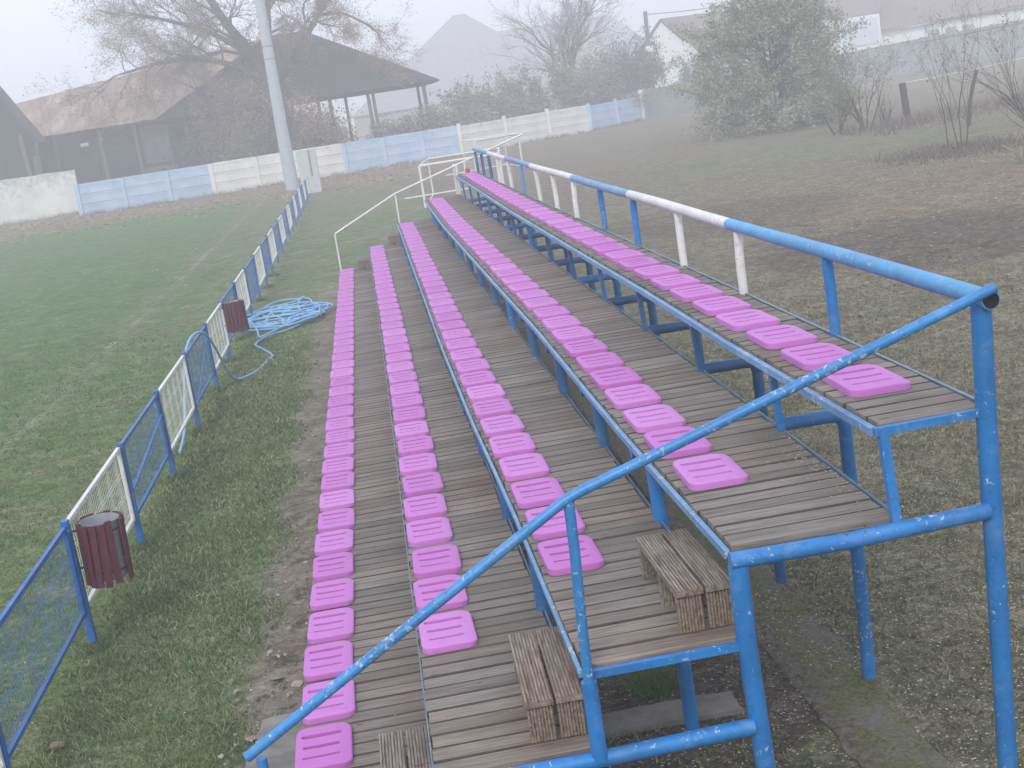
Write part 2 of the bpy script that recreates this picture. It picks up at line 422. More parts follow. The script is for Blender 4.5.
# ------------------------------------------------------------------ step stools on the decks
def grooved(mb, x0, x1, y0, y1, z0, z1, axis, n=8, dpt=.007):
    """board whose face (top: axis 'z', or front: axis 'y-') carries n ridges"""
    w = (x1 - x0) / n; prof = []
    for k in range(n):
        a = x0 + k * w; prof += [(a, 0), (a + w * .62, 0), (a + w * .70, -dpt), (a + w * .94, -dpt)]
    prof.append((x1, 0))
    if axis == 'z':
        poly = [(x, z1 + d) for x, d in prof]; bot = [(x1, z0), (x0, z0)]; full = poly + bot; m = len(full)
        vs = [(x, y0, z) for x, z in full] + [(x, y1, z) for x, z in full]
    else:
        poly = [(x, y0 - d) for x, d in prof]; bot = [(x1, y1), (x0, y1)]; full = poly + bot; m = len(full)
        vs = [(x, y, z0) for x, y in full] + [(x, y, z1) for x, y in full]
    mb.add(vs, [tuple(range(m)), tuple(reversed(range(m, 2 * m)))] + [((k + 1) % m, k, m + k, m + (k + 1) % m) for k in range(m)])
def fixn(o):
    bm = bmesh.new(); bm.from_mesh(o.data); bmesh.ops.recalc_face_normals(bm, faces=bm.faces); bm.to_mesh(o.data); bm.free()
def stool(x, y, z, label, grp, rz_=0, far=False):
    s = thing('step_stool', label, 'step stool', (x, y, z), grp)
    s.rotation_euler = (0, 0, rz_)
    H, Wd, Ln = .203, .120, .75
    for sx in (-.066, .066):
        for nm, args in [('tread', (sx - Wd / 2, sx + Wd / 2, -Ln / 2, Ln / 2, H - .030, H, 'z'))] + \
            [('leg', (sx - Wd / 2 + .004, sx + Wd / 2 - .004, yy - .014, yy + .014, .001, H - .031, 'y')) for yy in (-Ln / 2 + .035, -.03, Ln / 2 - .035)]:
            m = MB(); grooved(m, *args)
            me = bpy.data.meshes.new(nm); me.from_pydata(m.v, [], m.f); me.materials.append(M['stool'])
            o = bpy.data.objects.new(nm, me); COL.objects.link(o); o.parent = s; fixn(o)
    return s
g3 = 'wooden step stools on the plank tiers'
stool(-.105, .500, ZD[2], 'small grooved wooden step on the middle tier beside the blue front post', g3, R(1.0))
stool(-.795, .495, ZD[1], 'small grooved wooden step on the second tier below the bent handrail post', g3, R(-1.2))
stool(-1.480, .530, ZD[0], 'small grooved wooden step on the lowest tier, cut by the bottom edge', g3, R(.4))
stool(-1.49, 22.55, ZD[0], 'dark wooden step at the far end of the lowest tier', g3)
stool(-.80, 22.55, ZD[1], 'dark wooden step at the far end of the second tier', g3)

# pale husks scattered on the planks
def scraps(name, label, pts, sizes, col, thick=.004):
    V = []; F = []
    for (x, y, z), s in zip(pts, sizes):
        a = random.uniform(0, 6.28); b = random.uniform(.3, .8); o = len(V); tz = random.uniform(-.3, .3) * s
        for k in range(4):
            an = a + k * math.pi / 2; rr = s * (1 if k % 2 else b)
            V.append((x + rr * math.cos(an), y + rr * math.sin(an), z + .002 + abs(tz) * (k in (0, 1)) + random.uniform(0, .002)))
        F.append((o, o + 1, o + 2, o + 3))
    ob = fast_mesh(name, V, F, col, None, 4); return tag(ob, label, None, None, 'stuff')
M['husk'] = plain('husk', (.5, .47, .38), .8, .4, 90, bmp=0)
pts = []; sz = []
for k in range(170):
    y = abs(random.gauss(.75, .35)) + .1; x = EX('4R', y) - abs(random.gauss(0, .09)) - .01
    pts.append((x, y, 0.004)); sz.append(random.uniform(.003, .010))
for k in range(500):
    dk = random.choice((0, 1, 2, 3, 3)); y = random.uniform(.1, 1) ** 1.5 * 14; a, b = EX('%dL' % (dk + 1), y), EX('%dR' % (dk + 1), y)
    pts.append((random.uniform(a + .33, b - .01), y, ZD[dk] + .004)); sz.append(random.uniform(.002, .006))
scraps('husk_scraps', 'pale husks and crumbs scattered on the planks', pts, sz, M['husk'])

# ------------------------------------------------------------------ pitch fence
FX = -3.885
M['blue_fence'] = paint('blue_fence_paint', (.014, .13, .40), amt=.3)
fence = thing('pitch_fence', 'low pitch-side fence of blue and white mesh panels between blue posts', 'fence', (FX, 30, G))
py = [-.02 + 2.43 * k for k in range(26)]
def ftop(y): return G + 1.03 + .0016 * max(0, y - 28)
for k, y in enumerate(py):
    lean = random.uniform(-.02, .02); l2 = random.uniform(-.02, .02)
    m = MB(); zt = ftop(y) + .02
    m.bar((FX + l2, y, G + .06), (FX + lean * .5, y + l2, zt), .058, .058)
    p = m.build('fence_post', M['blue_fence'], fence, bevel=.006)
    m = MB(); m.bar((FX + l2, y, G - .15), (FX + l2, y, G + .0615), .050, .050); m.build('post_foot', M['galv'], p)
for k in range(len(py) - 1):
    a, b = py[k] + .035, py[k + 1] - .035
    blue = k % 2 == 1
    m = MB(); zt0, zt1 = ftop(a) - .03, ftop(b) - .03; hb = .69
    t = .034 if not blue else .030
    x = FX + random.uniform(-.012, .012)
    m.bar((x, a, zt0), (x, b, zt1), t, t); m.bar((x, a, zt0 - hb), (x, b, zt1 - hb), t, t)
    m.bar((x, a + t / 2, zt0 - t / 2), (x, a + t / 2, zt0 - hb + t / 2), t, t); m.bar((x, b - t / 2, zt1 - t / 2), (x, b - t / 2, zt1 - hb + t / 2), t, t)
    nw = 46; wr = .0026 if k < 8 else .0032
    for j in range(1, nw):
        yy = a + (b - a) * j / nw; zt = zt0 + (zt1 - zt0) * j / nw; bow = .006 * math.sin(j * .8 + k)
        m.bar((x + bow, yy, zt - t / 2), (x + bow * .5, yy, zt - hb + t / 2), wr, wr)
    for fz in (.03, .20, .23, .40, .43, .60, .66):
        m.bar((x + .005, a, zt0 - fz), (x + .005, b, zt1 - fz), wr, wr)
    if k == 3:
        m.bar((x + .02, a, zt0 - .45), (x + .02, b, zt1 - .22), .03, .012)
    if k in (5,): m.bar((x + .02, a, zt0 - hb), (x + .02, b, zt1 - .1), .02, .01)
    o = m.build('mesh_panel', M['blue_fence' if blue else 'white'], fence)
    if not blue: o['label'] = 'white mesh panel'

# ------------------------------------------------------------------ litter bins
def litter_bin(x, y, ztop, gap, label):
    b = thing('litter_bin', label, 'litter bin', (x, y, ztop - .52), 'slatted litter bins hung on the pitch fence')
    n = 16; rr = .168
    for k in range(n):
        if k in gap: continue
        a = 2 * math.pi * k / n; ca, sa = math.cos(a), math.sin(a)
        m = MB(); t = Vector((-sa, ca, 0)); c = Vector((ca, sa, 0)) ; h = .50; dz = random.uniform(-.012, .012)
        tw = random.uniform(-.008, .008)
        P = []
        for z, off in ((dz, tw), (h + dz, -tw)):
            for s1, s2 in ((-1, -1), (1, -1), (1, 1), (-1, 1)):
                P.append(c * (rr + s2 * .009) + t * (s1 * .0265 + off) + Vector((0, 0, z)))
        m.hexa(P)
        me_ = bpy.data.meshes.new('slat'); me_.from_pydata([tuple(p) for p in m.v], [], m.f); me_.materials.append(M['maroon'])
        o = bpy.data.objects.new('slat', me_); COL.objects.link(o); o.parent = b; fixn(o)
        bv = o.modifiers.new('b', 'BEVEL'); bv.width = .003
    # hoops and liner
    m = MB()
    for z in (.10, .42):
        ring = [(math.cos(2 * math.pi * i / 28) * (rr - .014), math.sin(2 * math.pi * i / 28) * (rr - .014), z) for i in range(29)]
        m.tube(ring, .006, 5)
    m.bar((-rr + .01, -.02, .42), (-rr - .045, -.04, .42), .03, .01); m.bar((-rr + .01, -.02, .12), (-rr - .045, -.04, .12), .03, .01)
    o = m.build('hoop', M['hole']); o.parent = b
    m = MB(); n = 32; prof = [(.0, .03), (.135, .03), (.14, .035), (.147, .485), (.151, .49), (.147, .492), (.143, .485), (.134, .05), (.0, .05)]
    vs = []; 
    for r_, z in prof:
        for i in range(n): a = 2 * math.pi * i / n; vs.append((r_ * math.cos(a), r_ * math.sin(a), z))
    fs = [(j * n + i, j * n + (i + 1) % n, (j + 1) * n + (i + 1) % n, (j + 1) * n + i) for j in range(len(prof) - 1) for i in range(n)]
    m.add(vs, fs); o = m.build('liner', M['galv'], None, True); o.parent = b
    ring = [(math.cos(2 * math.pi * i / 28) * .146, math.sin(2 * math.pi * i / 28) * .146, .17) for i in range(29)]
    m = MB(); m.tube(ring, .004, 5); o = m.build('liner_rib', M['galv']); o.parent = b
    return b
lb = litter_bin(-3.672, 4.96, -.735, (15,), 'near maroon slatted bin with a slat missing and grey metal liner showing'); lb.rotation_euler = (R(0), R(2), R(-12))
lb2 = litter_bin(-3.67, 16.95, -.72, (), 'far maroon slatted bin on the fence beside the tangled hose'); lb2.rotation_euler = (0, R(-1), 0)

# ------------------------------------------------------------------ hose
def catmull(P, n=10):
    P = [Vector(p) for p in P]; P = [P[0]] + P + [P[-1]]; out = []
    for i in range(1, len(P) - 2):
        for k in range(n):
            t = k / n; a, b, c, d_ = P[i - 1:i + 3]
            out.append(.5 * ((2 * b) + (c - a) * t + (2 * a - 5 * b + 4 * c - d_) * t * t + (3 * b - a - 3 * c + d_) * t ** 3))
    out.append(P[-2]); return out
gz = G + .028
H = [(-3.98, 10.9, gz), (-3.99, 11.6, gz + .1), (-3.985, 12.1, -1.30), (-3.97, 12.5, -.95), (-3.93, 12.95, -.72), (-3.86, 13.4, -.665), (-3.80, 13.9, -.78), (-3.76, 14.3, -1.05), (-3.72, 14.7, -1.42), (-3.66, 15.0, -1.66), (-3.56, 15.2, gz), (-3.36, 15.65, gz), (-3.25, 16.4, gz), (-3.20, 16.85, gz), (-3.40, 17.6, gz), (-3.58, 18.3, gz), (-3.40, 19.05, gz), (-2.98, 19.5, gz), (-2.5, 20.9, gz), (-2.42, 21.6, gz), (-2.75, 21.3, gz + .02)]
rng = random.Random(3)
cx, cy = -3.25, 21.0
ang = 0
for i in range(112):
    ang += .62 + rng.uniform(-.12, .12)
    loop = i // 10
    ax = .62 + .30 * math.sin(loop * 2.1 + 1) ; ay = 1.15 + .75 * math.sin(loop * 1.7)
    ox = .18 * math.sin(loop * 2.9); oy = .55 * math.sin(loop * 1.3 + .7)
    H.append((cx + ox + ax * math.cos(ang) + rng.uniform(-.12, .12) + .16 * math.sin(ang * 2.7), cy + oy + ay * math.sin(ang) + rng.uniform(-.28, .28), gz + .01 + .03 * rng.random() + .0004 * i))
m = MB(); m.tube(catmull(H, 7), .0175, 8)
M['hose'] = plain('hose_plastic', (.22, .45, .70), .4, .15, 8, bmp=0)
hose = m.build('hose', M['hose'], None, True)
tag(hose, 'light blue water hose tangled on the grass and looped over the fence', 'hose')

# ------------------------------------------------------------------ ground
def ground_mat():
    m, nt, b = nodes('ground_grass_and_soil')
    p = wpos(nt); sep = N(nt, 'ShaderNodeSeparateXYZ'); L(nt, p, sep.inputs[0]); X, Y = sep.outputs[0], sep.outputs[1]
    n0 = noise(nt, .12, 3, .5, p); n1 = noise(nt, .9, 5, .6, p); n2 = noise(nt, 5, 6, .65, p); n3 = noise(nt, 40, 5, .7, p); n4 = noise(nt, 130, 3, .7, p)
    n2b = noise(nt, 11, 5, .7, p, .3)
    fine = math_(nt, 'ADD', math_(nt, 'ADD', math_(nt, 'MULTIPLY', n3, .38), math_(nt, 'MULTIPLY', n4, .24)), math_(nt, 'MULTIPLY', n2b, .38))
    pitch = ramp(nt, fine, [(.38, (.026, .062, .016)), (.5, (.060, .118, .034)), (.61, (.125, .195, .068))])
    dry = ramp(nt, fine, [(.38, (.045, .052, .026)), (.5, (.125, .13, .072)), (.62, (.28, .26, .165))])
    brown = ramp(nt, fine, [(.40, (.042, .037, .024)), (.5, (.125, .108, .070)), (.60, (.27, .235, .165))])
    soil = ramp(nt, fine, [(.38, (.022, .018, .015)), (.5, (.065, .054, .044)), (.62, (.17, .145, .115))])
    tan = ramp(nt, fine, [(.3, (.085, .07, .052)), (.5, (.17, .145, .112)), (.7, (.27, .24, .20))])
    leafy = ramp(nt, fine, [(.3, (.075, .052, .035)), (.5, (.17, .12, .08)), (.7, (.30, .22, .15))])
    wob = math_(nt, 'MULTIPLY_ADD', n1, 1.2, -.6); wob2 = math_(nt, 'MULTIPLY_ADD', n2, .5, -.25)
    xw = math_(nt, 'ADD', X, wob2)
    # pitch / verge
    c = mix(nt, math_(nt, 'MULTIPLY', smooth(nt, n1, .42, .66), .30), pitch, dry)
    verge = mix(nt, smooth(nt, math_(nt, 'MULTIPLY_ADD', n2, .35, n1), .60, .88), mix(nt, .35, pitch, dry), dry)
    c = mix(nt, smooth(nt, math_(nt, 'ADD', X, math_(nt, 'MULTIPLY', wob, 1.5)), -6.3, -5.2), c, verge)
    # worn touchline at x = -6.6
    dl = math_(nt, 'ABSOLUTE', math_(nt, 'ADD', X, 6.62))
    line = math_(nt, 'MULTIPLY', math_(nt, 'SUBTRACT', 1, smooth(nt, dl, .04, .10)), math_(nt, 'MULTIPLY', smooth(nt, n1, .42, .62), .30))
    halo = math_(nt, 'MULTIPLY', math_(nt, 'SUBTRACT', 1, smooth(nt, dl, .1, .8)), .5)
    c = mix(nt, halo, c, dry); c = mix(nt, line, c, (.32, .32, .24))
    # mowing / brown wear in far verge
    far_brown = math_(nt, 'MULTIPLY', smooth(nt, math_(nt, 'MULTIPLY_ADD', wob, 8, Y), 34, 62), smooth(nt, X, -9, -3))
    c = mix(nt, math_(nt, 'MULTIPLY', far_brown, .75), c, brown)
    # dirt strip next to the stand
    ds = math_(nt, 'MULTIPLY', smooth(nt, xw, -2.72, -2.46), math_(nt, 'SUBTRACT', 1, smooth(nt, Y, 23.5, 25.5)))
    dcol = mix(nt, smooth(nt, Y, 6.5, 10.5), mix(nt, smooth(nt, n2, .36, .52), soil, tan), tan)
    dsn = math_(nt, 'MULTIPLY', ds, smooth(nt, math_(nt, 'ADD', n2, math_(nt, 'MULTIPLY', n1, .3)), .42, .62))
    c = mix(nt, dsn, c, dcol)
    # soil below the stand
    us = math_(nt, 'MULTIPLY', smooth(nt, xw, -2.2, -1.9), math_(nt, 'SUBTRACT', 1, smooth(nt, xw, .95, 1.35)))
    us = math_(nt, 'MULTIPLY', us, math_(nt, 'SUBTRACT', 1, smooth(nt, Y, 22.8, 24)))
    c = mix(nt, us, c, mix(nt, math_(nt, 'MULTIPLY', smooth(nt, n1, .5, .62), .6), soil, verge))
    # rough ground on the right
    rg = smooth(nt, xw, 1.15, 1.45)
    olive = ramp(nt, fine, [(.40, (.030, .034, .020)), (.5, (.095, .095, .058)), (.60, (.22, .205, .145))])
    rc = mix(nt, smooth(nt, math_(nt, 'ADD', math_(nt, 'MULTIPLY', X, .035), math_(nt, 'MULTIPLY_ADD', n2, .25, n1)), .62, .92), olive, brown)
    rc = mix(nt, smooth(nt, math_(nt, 'MULTIPLY_ADD', wob, 4, Y), 22, 45), rc, brown)
    c = mix(nt, rg, c, rc)
    # trodden dark soil bands
    def band(cx_, cy_, rx, ry, amp=.7):
        ax = math_(nt, 'DIVIDE', math_(nt, 'ADD', X, -cx_), rx); ay = math_(nt, 'DIVIDE', math_(nt, 'ADD', Y, -cy_), ry)
        d2 = math_(nt, 'ADD', math_(nt, 'MULTIPLY', ax, ax), math_(nt, 'MULTIPLY', ay, ay))
        d2 = math_(nt, 'ADD', d2, math_(nt, 'MULTIPLY', wob, 2.2)); d2 = math_(nt, 'ADD', d2, math_(nt, 'MULTIPLY', wob2, 2.0))
        return math_(nt, 'MULTIPLY', math_(nt, 'SUBTRACT', 1, smooth(nt, d2, .35, 1.15)), amp)
    c = mix(nt, band(9.2, 18.0, 4.5, 3.3, .72), c, soil)
    c = mix(nt, band(7.5, 26, 3.5, 3.5, .45), c, soil)
    c = mix(nt, band(13.5, 24, 5.0, 3.6, .45), c, leafy)
    c = mix(nt, band(15, 42, 8, 6, .4), c, verge)
    # fallen leaves by the boundary wall
    lw = math_(nt, 'MULTIPLY', smooth(nt, math_(nt, 'MULTIPLY_ADD', wob, 10, Y), 62, 74), math_(nt, 'SUBTRACT', 1, smooth(nt, X, 0, 14)))
    c = mix(nt, math_(nt, 'MULTIPLY', lw, .85), c, leafy)
    # pale dry slope beyond the bushes
    sl = math_(nt, 'MULTIPLY', smooth(nt, math_(nt, 'MULTIPLY_ADD', wob, 6, Y), 55, 66), smooth(nt, X, 18, 26))
    c = mix(nt, math_(nt, 'MULTIPLY', sl, .6), c, mix(nt, .5, dry, tan))
    c = mix(nt, math_(nt, 'MULTIPLY', smooth(nt, n0, .35, .7), .3), c, mix(nt, 1, c, (.8, .82, .8), 'MULTIPLY'))
    c = mix(nt, 1, c, ramp(nt, noise(nt, 2.4, 6, .7, p, .8), [(.30, .80), (.5, 1.38), (.70, 1.95)]), 'MULTIPLY')
    L(nt, c, b.inputs['Base Color']); b.inputs['Roughness'].default_value = .95; b.inputs['Specular IOR Level'].default_value = .12
    bump(nt, b, math_(nt, 'ADD', n3, math_(nt, 'MULTIPLY', n2, 2)), .03, .8)
    return m
M['ground'] = ground_mat()
def gh(x, y):
    """gentle unevenness"""
    return .02 * np.sin(x * .9 + 1) * np.sin(y * .7) + .012 * np.sin(x * 2.3 + y * 1.7)
xs = np.concatenate([[-320, -160, -80, -40], np.arange(-20, 30.01, .5), [40, 60, 100, 180, 320]])
ys = np.concatenate([[-120, -40, -15], np.arange(-8, 60.01, .5), [70, 85, 100, 150, 250, 420]])
GX, GY = np.meshgrid(xs, ys); fade = np.clip((60 - GY) / 10, 0, 1) * np.clip((GX + 20) / 5, 0, 1) * np.clip((30 - GX) / 5, 0, 1)
GZ = G + gh(GX, GY) * fade
Vv = np.stack([GX, GY, GZ], -1).reshape(-1, 3); nx = len(xs)
ii, jj = np.meshgrid(np.arange(nx - 1), np.arange(len(ys) - 1)); a = (jj * nx + ii).ravel()
gr = fast_mesh('ground', Vv, np.stack([a, a + 1, a + 1 + nx, a + nx], -1), M['ground'], None, 4); tag(gr, kind='structure')
gr.data.polygons.foreach_set('use_smooth', [True] * len(gr.data.polygons))

# mossy footing strip and slabs under the stand
def rough_slab(name, x0, x1, y0, y1, zt, mat, nx_=10, ny_=60, jit=.02, wob_=.05, top=.008):
    V = []; F = []
    r_ = np.random.RandomState(int(abs(x0 * 100)) + 5)
    for j in range(ny_ + 1):
        y = y0 + (y1 - y0) * j / ny_; sh = wob_ * math.sin(y * 1.9) + r_.uniform(-jit, jit); sh2 = wob_ * math.sin(y * 2.7 + 1) + r_.uniform(-jit, jit)
        for i in range(nx_ + 1):
            t = i / nx_; x = x0 + sh + (x1 + sh2 - x0 - sh) * t
            V.append((x, y, zt + r_.uniform(-top, top) * (0 < i < nx_) - (.01 if i in (0, nx_) else 0)))
    w = nx_ + 1
    F = [(j * w + i, j * w + i + 1, (j + 1) * w + i + 1, (j + 1) * w + i) for j in range(ny_) for i in range(nx_)]
    o = len(V)
    bd = [j * w for j in range(ny_ + 1)] ; be = [j * w + nx_ for j in range(ny_ + 1)]; fr = list(range(w)); bk = [ny_ * w + i for i in range(w)]
    for line, rev in ((bd, 1), (be, 0), (fr, 0), (bk, 1)):
        o = len(V)
        for k in line: V.append((V[k][0], V[k][1], G - .1))
        for k in range(len(line) - 1):
            q = (line[k], o + k, o + k + 1, line[k + 1]); F.append(q if rev == 0 else q[::-1])
    m_ = MB(); m_.v = V; m_.f = F; return m_.build(name, mat, None, True)
def moss_mat():
    m, nt, b = nodes('mossy_concrete'); p = wpos(nt)
    n2 = noise(nt, 3, 6, .7, p); n3 = noise(nt, 45, 4, .7, p); n4 = noise(nt, 150, 3, .7, p)
    moss = ramp(nt, n3, [(.36, (.035, .042, .012)), (.62, (.135, .135, .045))])
    con = ramp(nt, n3, [(.3, (.08, .073, .06)), (.7, (.17, .155, .13))])
    c = mix(nt, smooth(nt, n2, .36, .56), con, moss)
    sx = N(nt, 'ShaderNodeSeparateXYZ'); L(nt, p, sx.inputs[0])
    so_ = ramp(nt, noise(nt, 18, 5, .7, p), [(.36, (.03, .025, .02)), (.62, (.15, .13, .10))])
    c = mix(nt, math_(nt, 'SUBTRACT', 1, smooth(nt, math_(nt, 'MULTIPLY_ADD', n2, .5, sx.outputs[0]), 1.10, 1.24)), c, so_)
    c = mix(nt, smooth(nt, n4, .66, .7), c, (.30, .27, .2))
    L(nt, c, b.inputs['Base Color']); b.inputs['Roughness'].default_value = .95; bump(nt, b, n3, .01, .8); return m
M['moss'] = moss_mat()
tag(rough_slab('footing', .80, 1.24, -1.5, 14, G + .030, M['moss'], 14, 220, .012, .012, .006), kind='structure')
tag(rough_slab('paving_slab', -.42, .42, 1.86, 2.10, G + .05, M['old_conc'], 12, 6, .01, .01), kind='structure')

# ------------------------------------------------------------------ grass and litter
def leaf_mat(name, cols, rough=.85, trans=False):
    m, nt, b = nodes(name); g = N(nt, 'ShaderNodeNewGeometry')
    c = ramp(nt, g.outputs['Random Per Island'], [(i / max(1, len(cols) - 1), k) for i, k in enumerate(cols)])
    L(nt, c, b.inputs['Base Color']); b.inputs['Roughness'].default_value = rough; b.inputs['Specular IOR Level'].default_value = .2
    return m
M['blade_g'] = leaf_mat('grass_green', [(.045, .10, .028), (.08, .16, .046), (.13, .22, .07), (.22, .26, .12)])
M['blade_v'] = leaf_mat('grass_verge', [(.045, .10, .028), (.085, .155, .048), (.15, .20, .085), (.34, .33, .20)])
M['blade_d'] = leaf_mat('grass_dry', [(.055, .07, .033), (.115, .12, .062), (.19, .18, .11), (.34, .31, .22)])
def patch(x, y):
    return np.sin(x * 1.7 + 2 * np.sin(y * .8)) * np.sin(y * 1.3 + 1.5 * np.sin(x * 1.1)) * .5 + .5 * np.sin(x * 4.1 + y * 2.3) * np.sin(y * 3.7 - x)
def grass(name, n, x0, x1, y0, y1, h, mat, label, keep=None, w=.004, clump=False, power=1.6):
    r_ = np.random.RandomState(len(name) + n)
    x = r_.uniform(x0, x1, n); y = y0 + (y1 - y0) * r_.uniform(0, 1, n) ** power
    g_ = max(1, n // 9); ix = r_.randint(0, g_, n); half = r_.uniform(0, 1, n) < .72
    sg = .012 + .004 * y
    x = np.where(half, x[ix] + r_.normal(0, 1, n) * sg, x); y = np.where(half, y[ix] + r_.normal(0, 1, n) * sg, y)
    if keep is not None:
        k = keep(x, y, r_); x, y = x[k], y[k]
    n = len(x); a = r_.uniform(0, 6.283, n); hh = h * r_.uniform(.4, 1.25, n); ln = hh * r_.uniform(.2, 1.5, n); la = r_.uniform(0, 6.283, n)
    sc = 1 + np.clip((y - 3) / 9, 0, 3)          # coarser blades further off
    ww = w * sc * r_.uniform(.7, 1.4, n); z = G + gh(x, y) - .004
    B0 = np.stack([x - ww * np.cos(a), y - ww * np.sin(a), z], -1); B1 = np.stack([x + ww * np.cos(a), y + ww * np.sin(a), z], -1)
    T = np.stack([x + ln * np.cos(la), y + ln * np.sin(la), z + hh], -1)
    V = np.stack([B0, B1, T], 1).reshape(-1, 3); F = np.arange(3 * n).reshape(-1, 3)
    return tag(fast_mesh(name, V, F, mat), label, kind='stuff')
grass('pitch_grass', 150000, -10.5, -3.7, 1.5, 24, .030, M['blade_g'], 'short green grass of the pitch', keep=lambda x, y, r_: r_.uniform(0, 1, len(x)) > (y - 12) / 12)
grass('verge_grass', 190000, -3.95, -2.3, .8, 20, .042, M['blade_v'], 'patchy green and straw grass between fence and stand',
      keep=lambda x, y, r_: (patch(x, y) + r_.uniform(-.6, 1.2, len(x)) > -.15) & (x < -2.56 + .12 * np.sin(y * 3) + r_.uniform(-.2, .12, len(x))) & (r_.uniform(0, 1, len(x)) > (y - 9) / 11))
grass('rough_grass', 200000, 1.2, 8.5, -.5, 17, .042, M['blade_d'], 'worn brownish grass behind the stand', keep=lambda x, y, r_: (patch(x * .6, y * .6) + r_.uniform(-.7, 1.2, len(x)) > 0) & (r_.uniform(0, 1, len(x)) > np.maximum((y - 7) / 10, (x - 5) / 3.5)))
grass('weeds', 9000, -.6, 1.1, .9, 7.5, .05, M['blade_v'], 'weeds growing under the stand', keep=lambda x, y, r_: patch(x, y) + r_.uniform(-.2, .2, len(x)) > .35, power=1)
grass('grass_tuft', 1100, -.2, .3, 2.15, 2.75, .17, leaf_mat('tuft', [(.04, .11, .03), (.09, .20, .06)]), 'green grass tuft under the middle tier', keep=lambda x, y, r_: ((x - .03) / .2) ** 2 + ((y - 2.42) / .2) ** 2 + r_.uniform(-.3, .3, len(x)) < 1, w=.003)
tfp = np.array([(FX, y) for y in py[:14]]); 
def near_post(x, y, r_):
    d = np.sqrt((x - FX) ** 2 + (((y - py[0] + 1.215) % 2.43) - 1.215) ** 2)
    return (d < .05 + np.abs(r_.normal(0, .06, len(x)))) & (y < 30)
grass('post_grass', 160000, FX - .25, FX + .25, .5, 30, .085, M['blade_v'], 'longer grass around the feet of the fence posts', keep=near_post, w=.003, power=1.3)
def flakes(name, label, n, xr, yr, s, cols, keep=None, z=None, power=1.0):
    r_ = np.random.RandomState(n); x = r_.uniform(*xr, n); y = yr[0] + (yr[1] - yr[0]) * r_.uniform(0, 1, n) ** power
    if keep is not None: k = keep(x, y, r_); x, y = x[k], y[k]
    n = len(x); a = r_.uniform(0, 6.283, n); ss = s * r_.uniform(.5, 1.3, n) ; rat = r_.uniform(.35, .8, n)
    zb = G + gh(x, y) + (.012 if z is None else z)
    V = []
    for k in range(4):
        an = a + k * math.pi / 2; rr = ss * (rat if k % 2 else 1)
        V.append(np.stack([x + rr * np.cos(an), y + rr * np.sin(an), zb + r_.uniform(0, .35, n) * ss], -1))
    V = np.stack(V, 1).reshape(-1, 3)
    return tag(fast_mesh(name, V, np.arange(4 * n).reshape(-1, 4), leaf_mat(name, cols), None, 4), label, kind='stuff')
tanl = [(.10, .055, .03), (.20, .13, .07), (.30, .23, .14), (.42, .36, .26)]
flakes('fallen_leaves', 'tan fallen leaves lying on the grass in front of the boundary wall', 12000, (-34, 4), (57, 84), .12, [(.22, .14, .08), (.34, .25, .15), (.42, .33, .22)], keep=lambda x, y, r_: (y - 57) / 27 + r_.uniform(-.35, .45, len(x)) > .45)
flakes('dry_leaves', 'dry brown leaves on the rough ground behind the stand', 26000, (6, 26), (12, 46), .036, [(.16, .10, .06), (.28, .20, .12), (.40, .33, .23), (.5, .43, .33)], keep=lambda x, y, r_: np.exp(-((x - 13.5) / 4) ** 2 - ((y - 24) / 7) ** 2) + r_.uniform(-.5, .2, len(x)) > .12)
flakes('leaf_litter', 'bits of leaf and husk under and beside the stand', 20000, (-.7, 3.2), (.4, 8), .009, [(.08, .06, .045), (.22, .18, .13), (.42, .38, .31), (.5, .47, .4)], power=1.3)
flakes('verge_litter', 'scattered crumbs and dead leaves on the verge', 1400, (-4.6, -2.05), (1, 16), .012, tanl + [(.55, .5, .45)], power=1.3)
flakes('pitch_leaves', 'few pale leaves on the far pitch', 700, (-22, -4), (24, 66), .05, [(.3, .28, .18), (.45, .42, .3)])

# stones in the worn strip
def stone(x, y, s, col, label, name='stone', flat=.45, grp=None):
    bm = bmesh.new(); bmesh.ops.create_icosphere(bm, subdivisions=3, radius=1)
    r_ = random.Random(int(x * 1000 + y * 77)); f1, f2, f3 = [r_.uniform(1.5, 3) for _ in range(3)]
    for v in bm.verts:
        c = v.co; k = 1 + .10 * math.sin(c.x * f1 + 1) * math.sin(c.y * f2) + .05 * math.sin(c.z * f3 * 2 + c.x * 3)
        v.co = Vector((c.x * s * k, c.y * s * .7 * k, c.z * s * flat * k))
    me_ = bpy.data.meshes.new(name); bm.to_mesh(me_); bm.free(); me_.materials.append(col)
    me_.polygons.foreach_set('use_smooth', [True] * len(me_.polygons))
    o = bpy.data.objects.new(name, me_); COL.objects.link(o); o.location = (x, y, G + s * flat * .35 + .01); o.rotation_euler = (0, 0, r_.uniform(0, 3))
    tag(o, label, 'stone', grp); return o
M['stone'] = plain('stone_grey', (.24, .22, .195), .9, .4, 20, bmp=.6)
M['stone_r'] = plain('stone_reddish', (.27, .19, .14), .9, .4, 20, bmp=.6)
stone(-3.80, 3.17, .055, M['stone_r'], 'reddish brown flat stone on the grass near the nearest fence post')
for i, (x, y, s) in enumerate([(-2.40, 3.62, .05), (-2.5, 2.75, .05)]):
    stone(x, y, s, M['stone'], 'broken grey concrete lump in the worn strip beside the lowest seats', 'concrete_lump', .14, 'broken concrete lumps beside the lowest seats')
bmr = bmesh.new(); rr_ = random.Random(9)
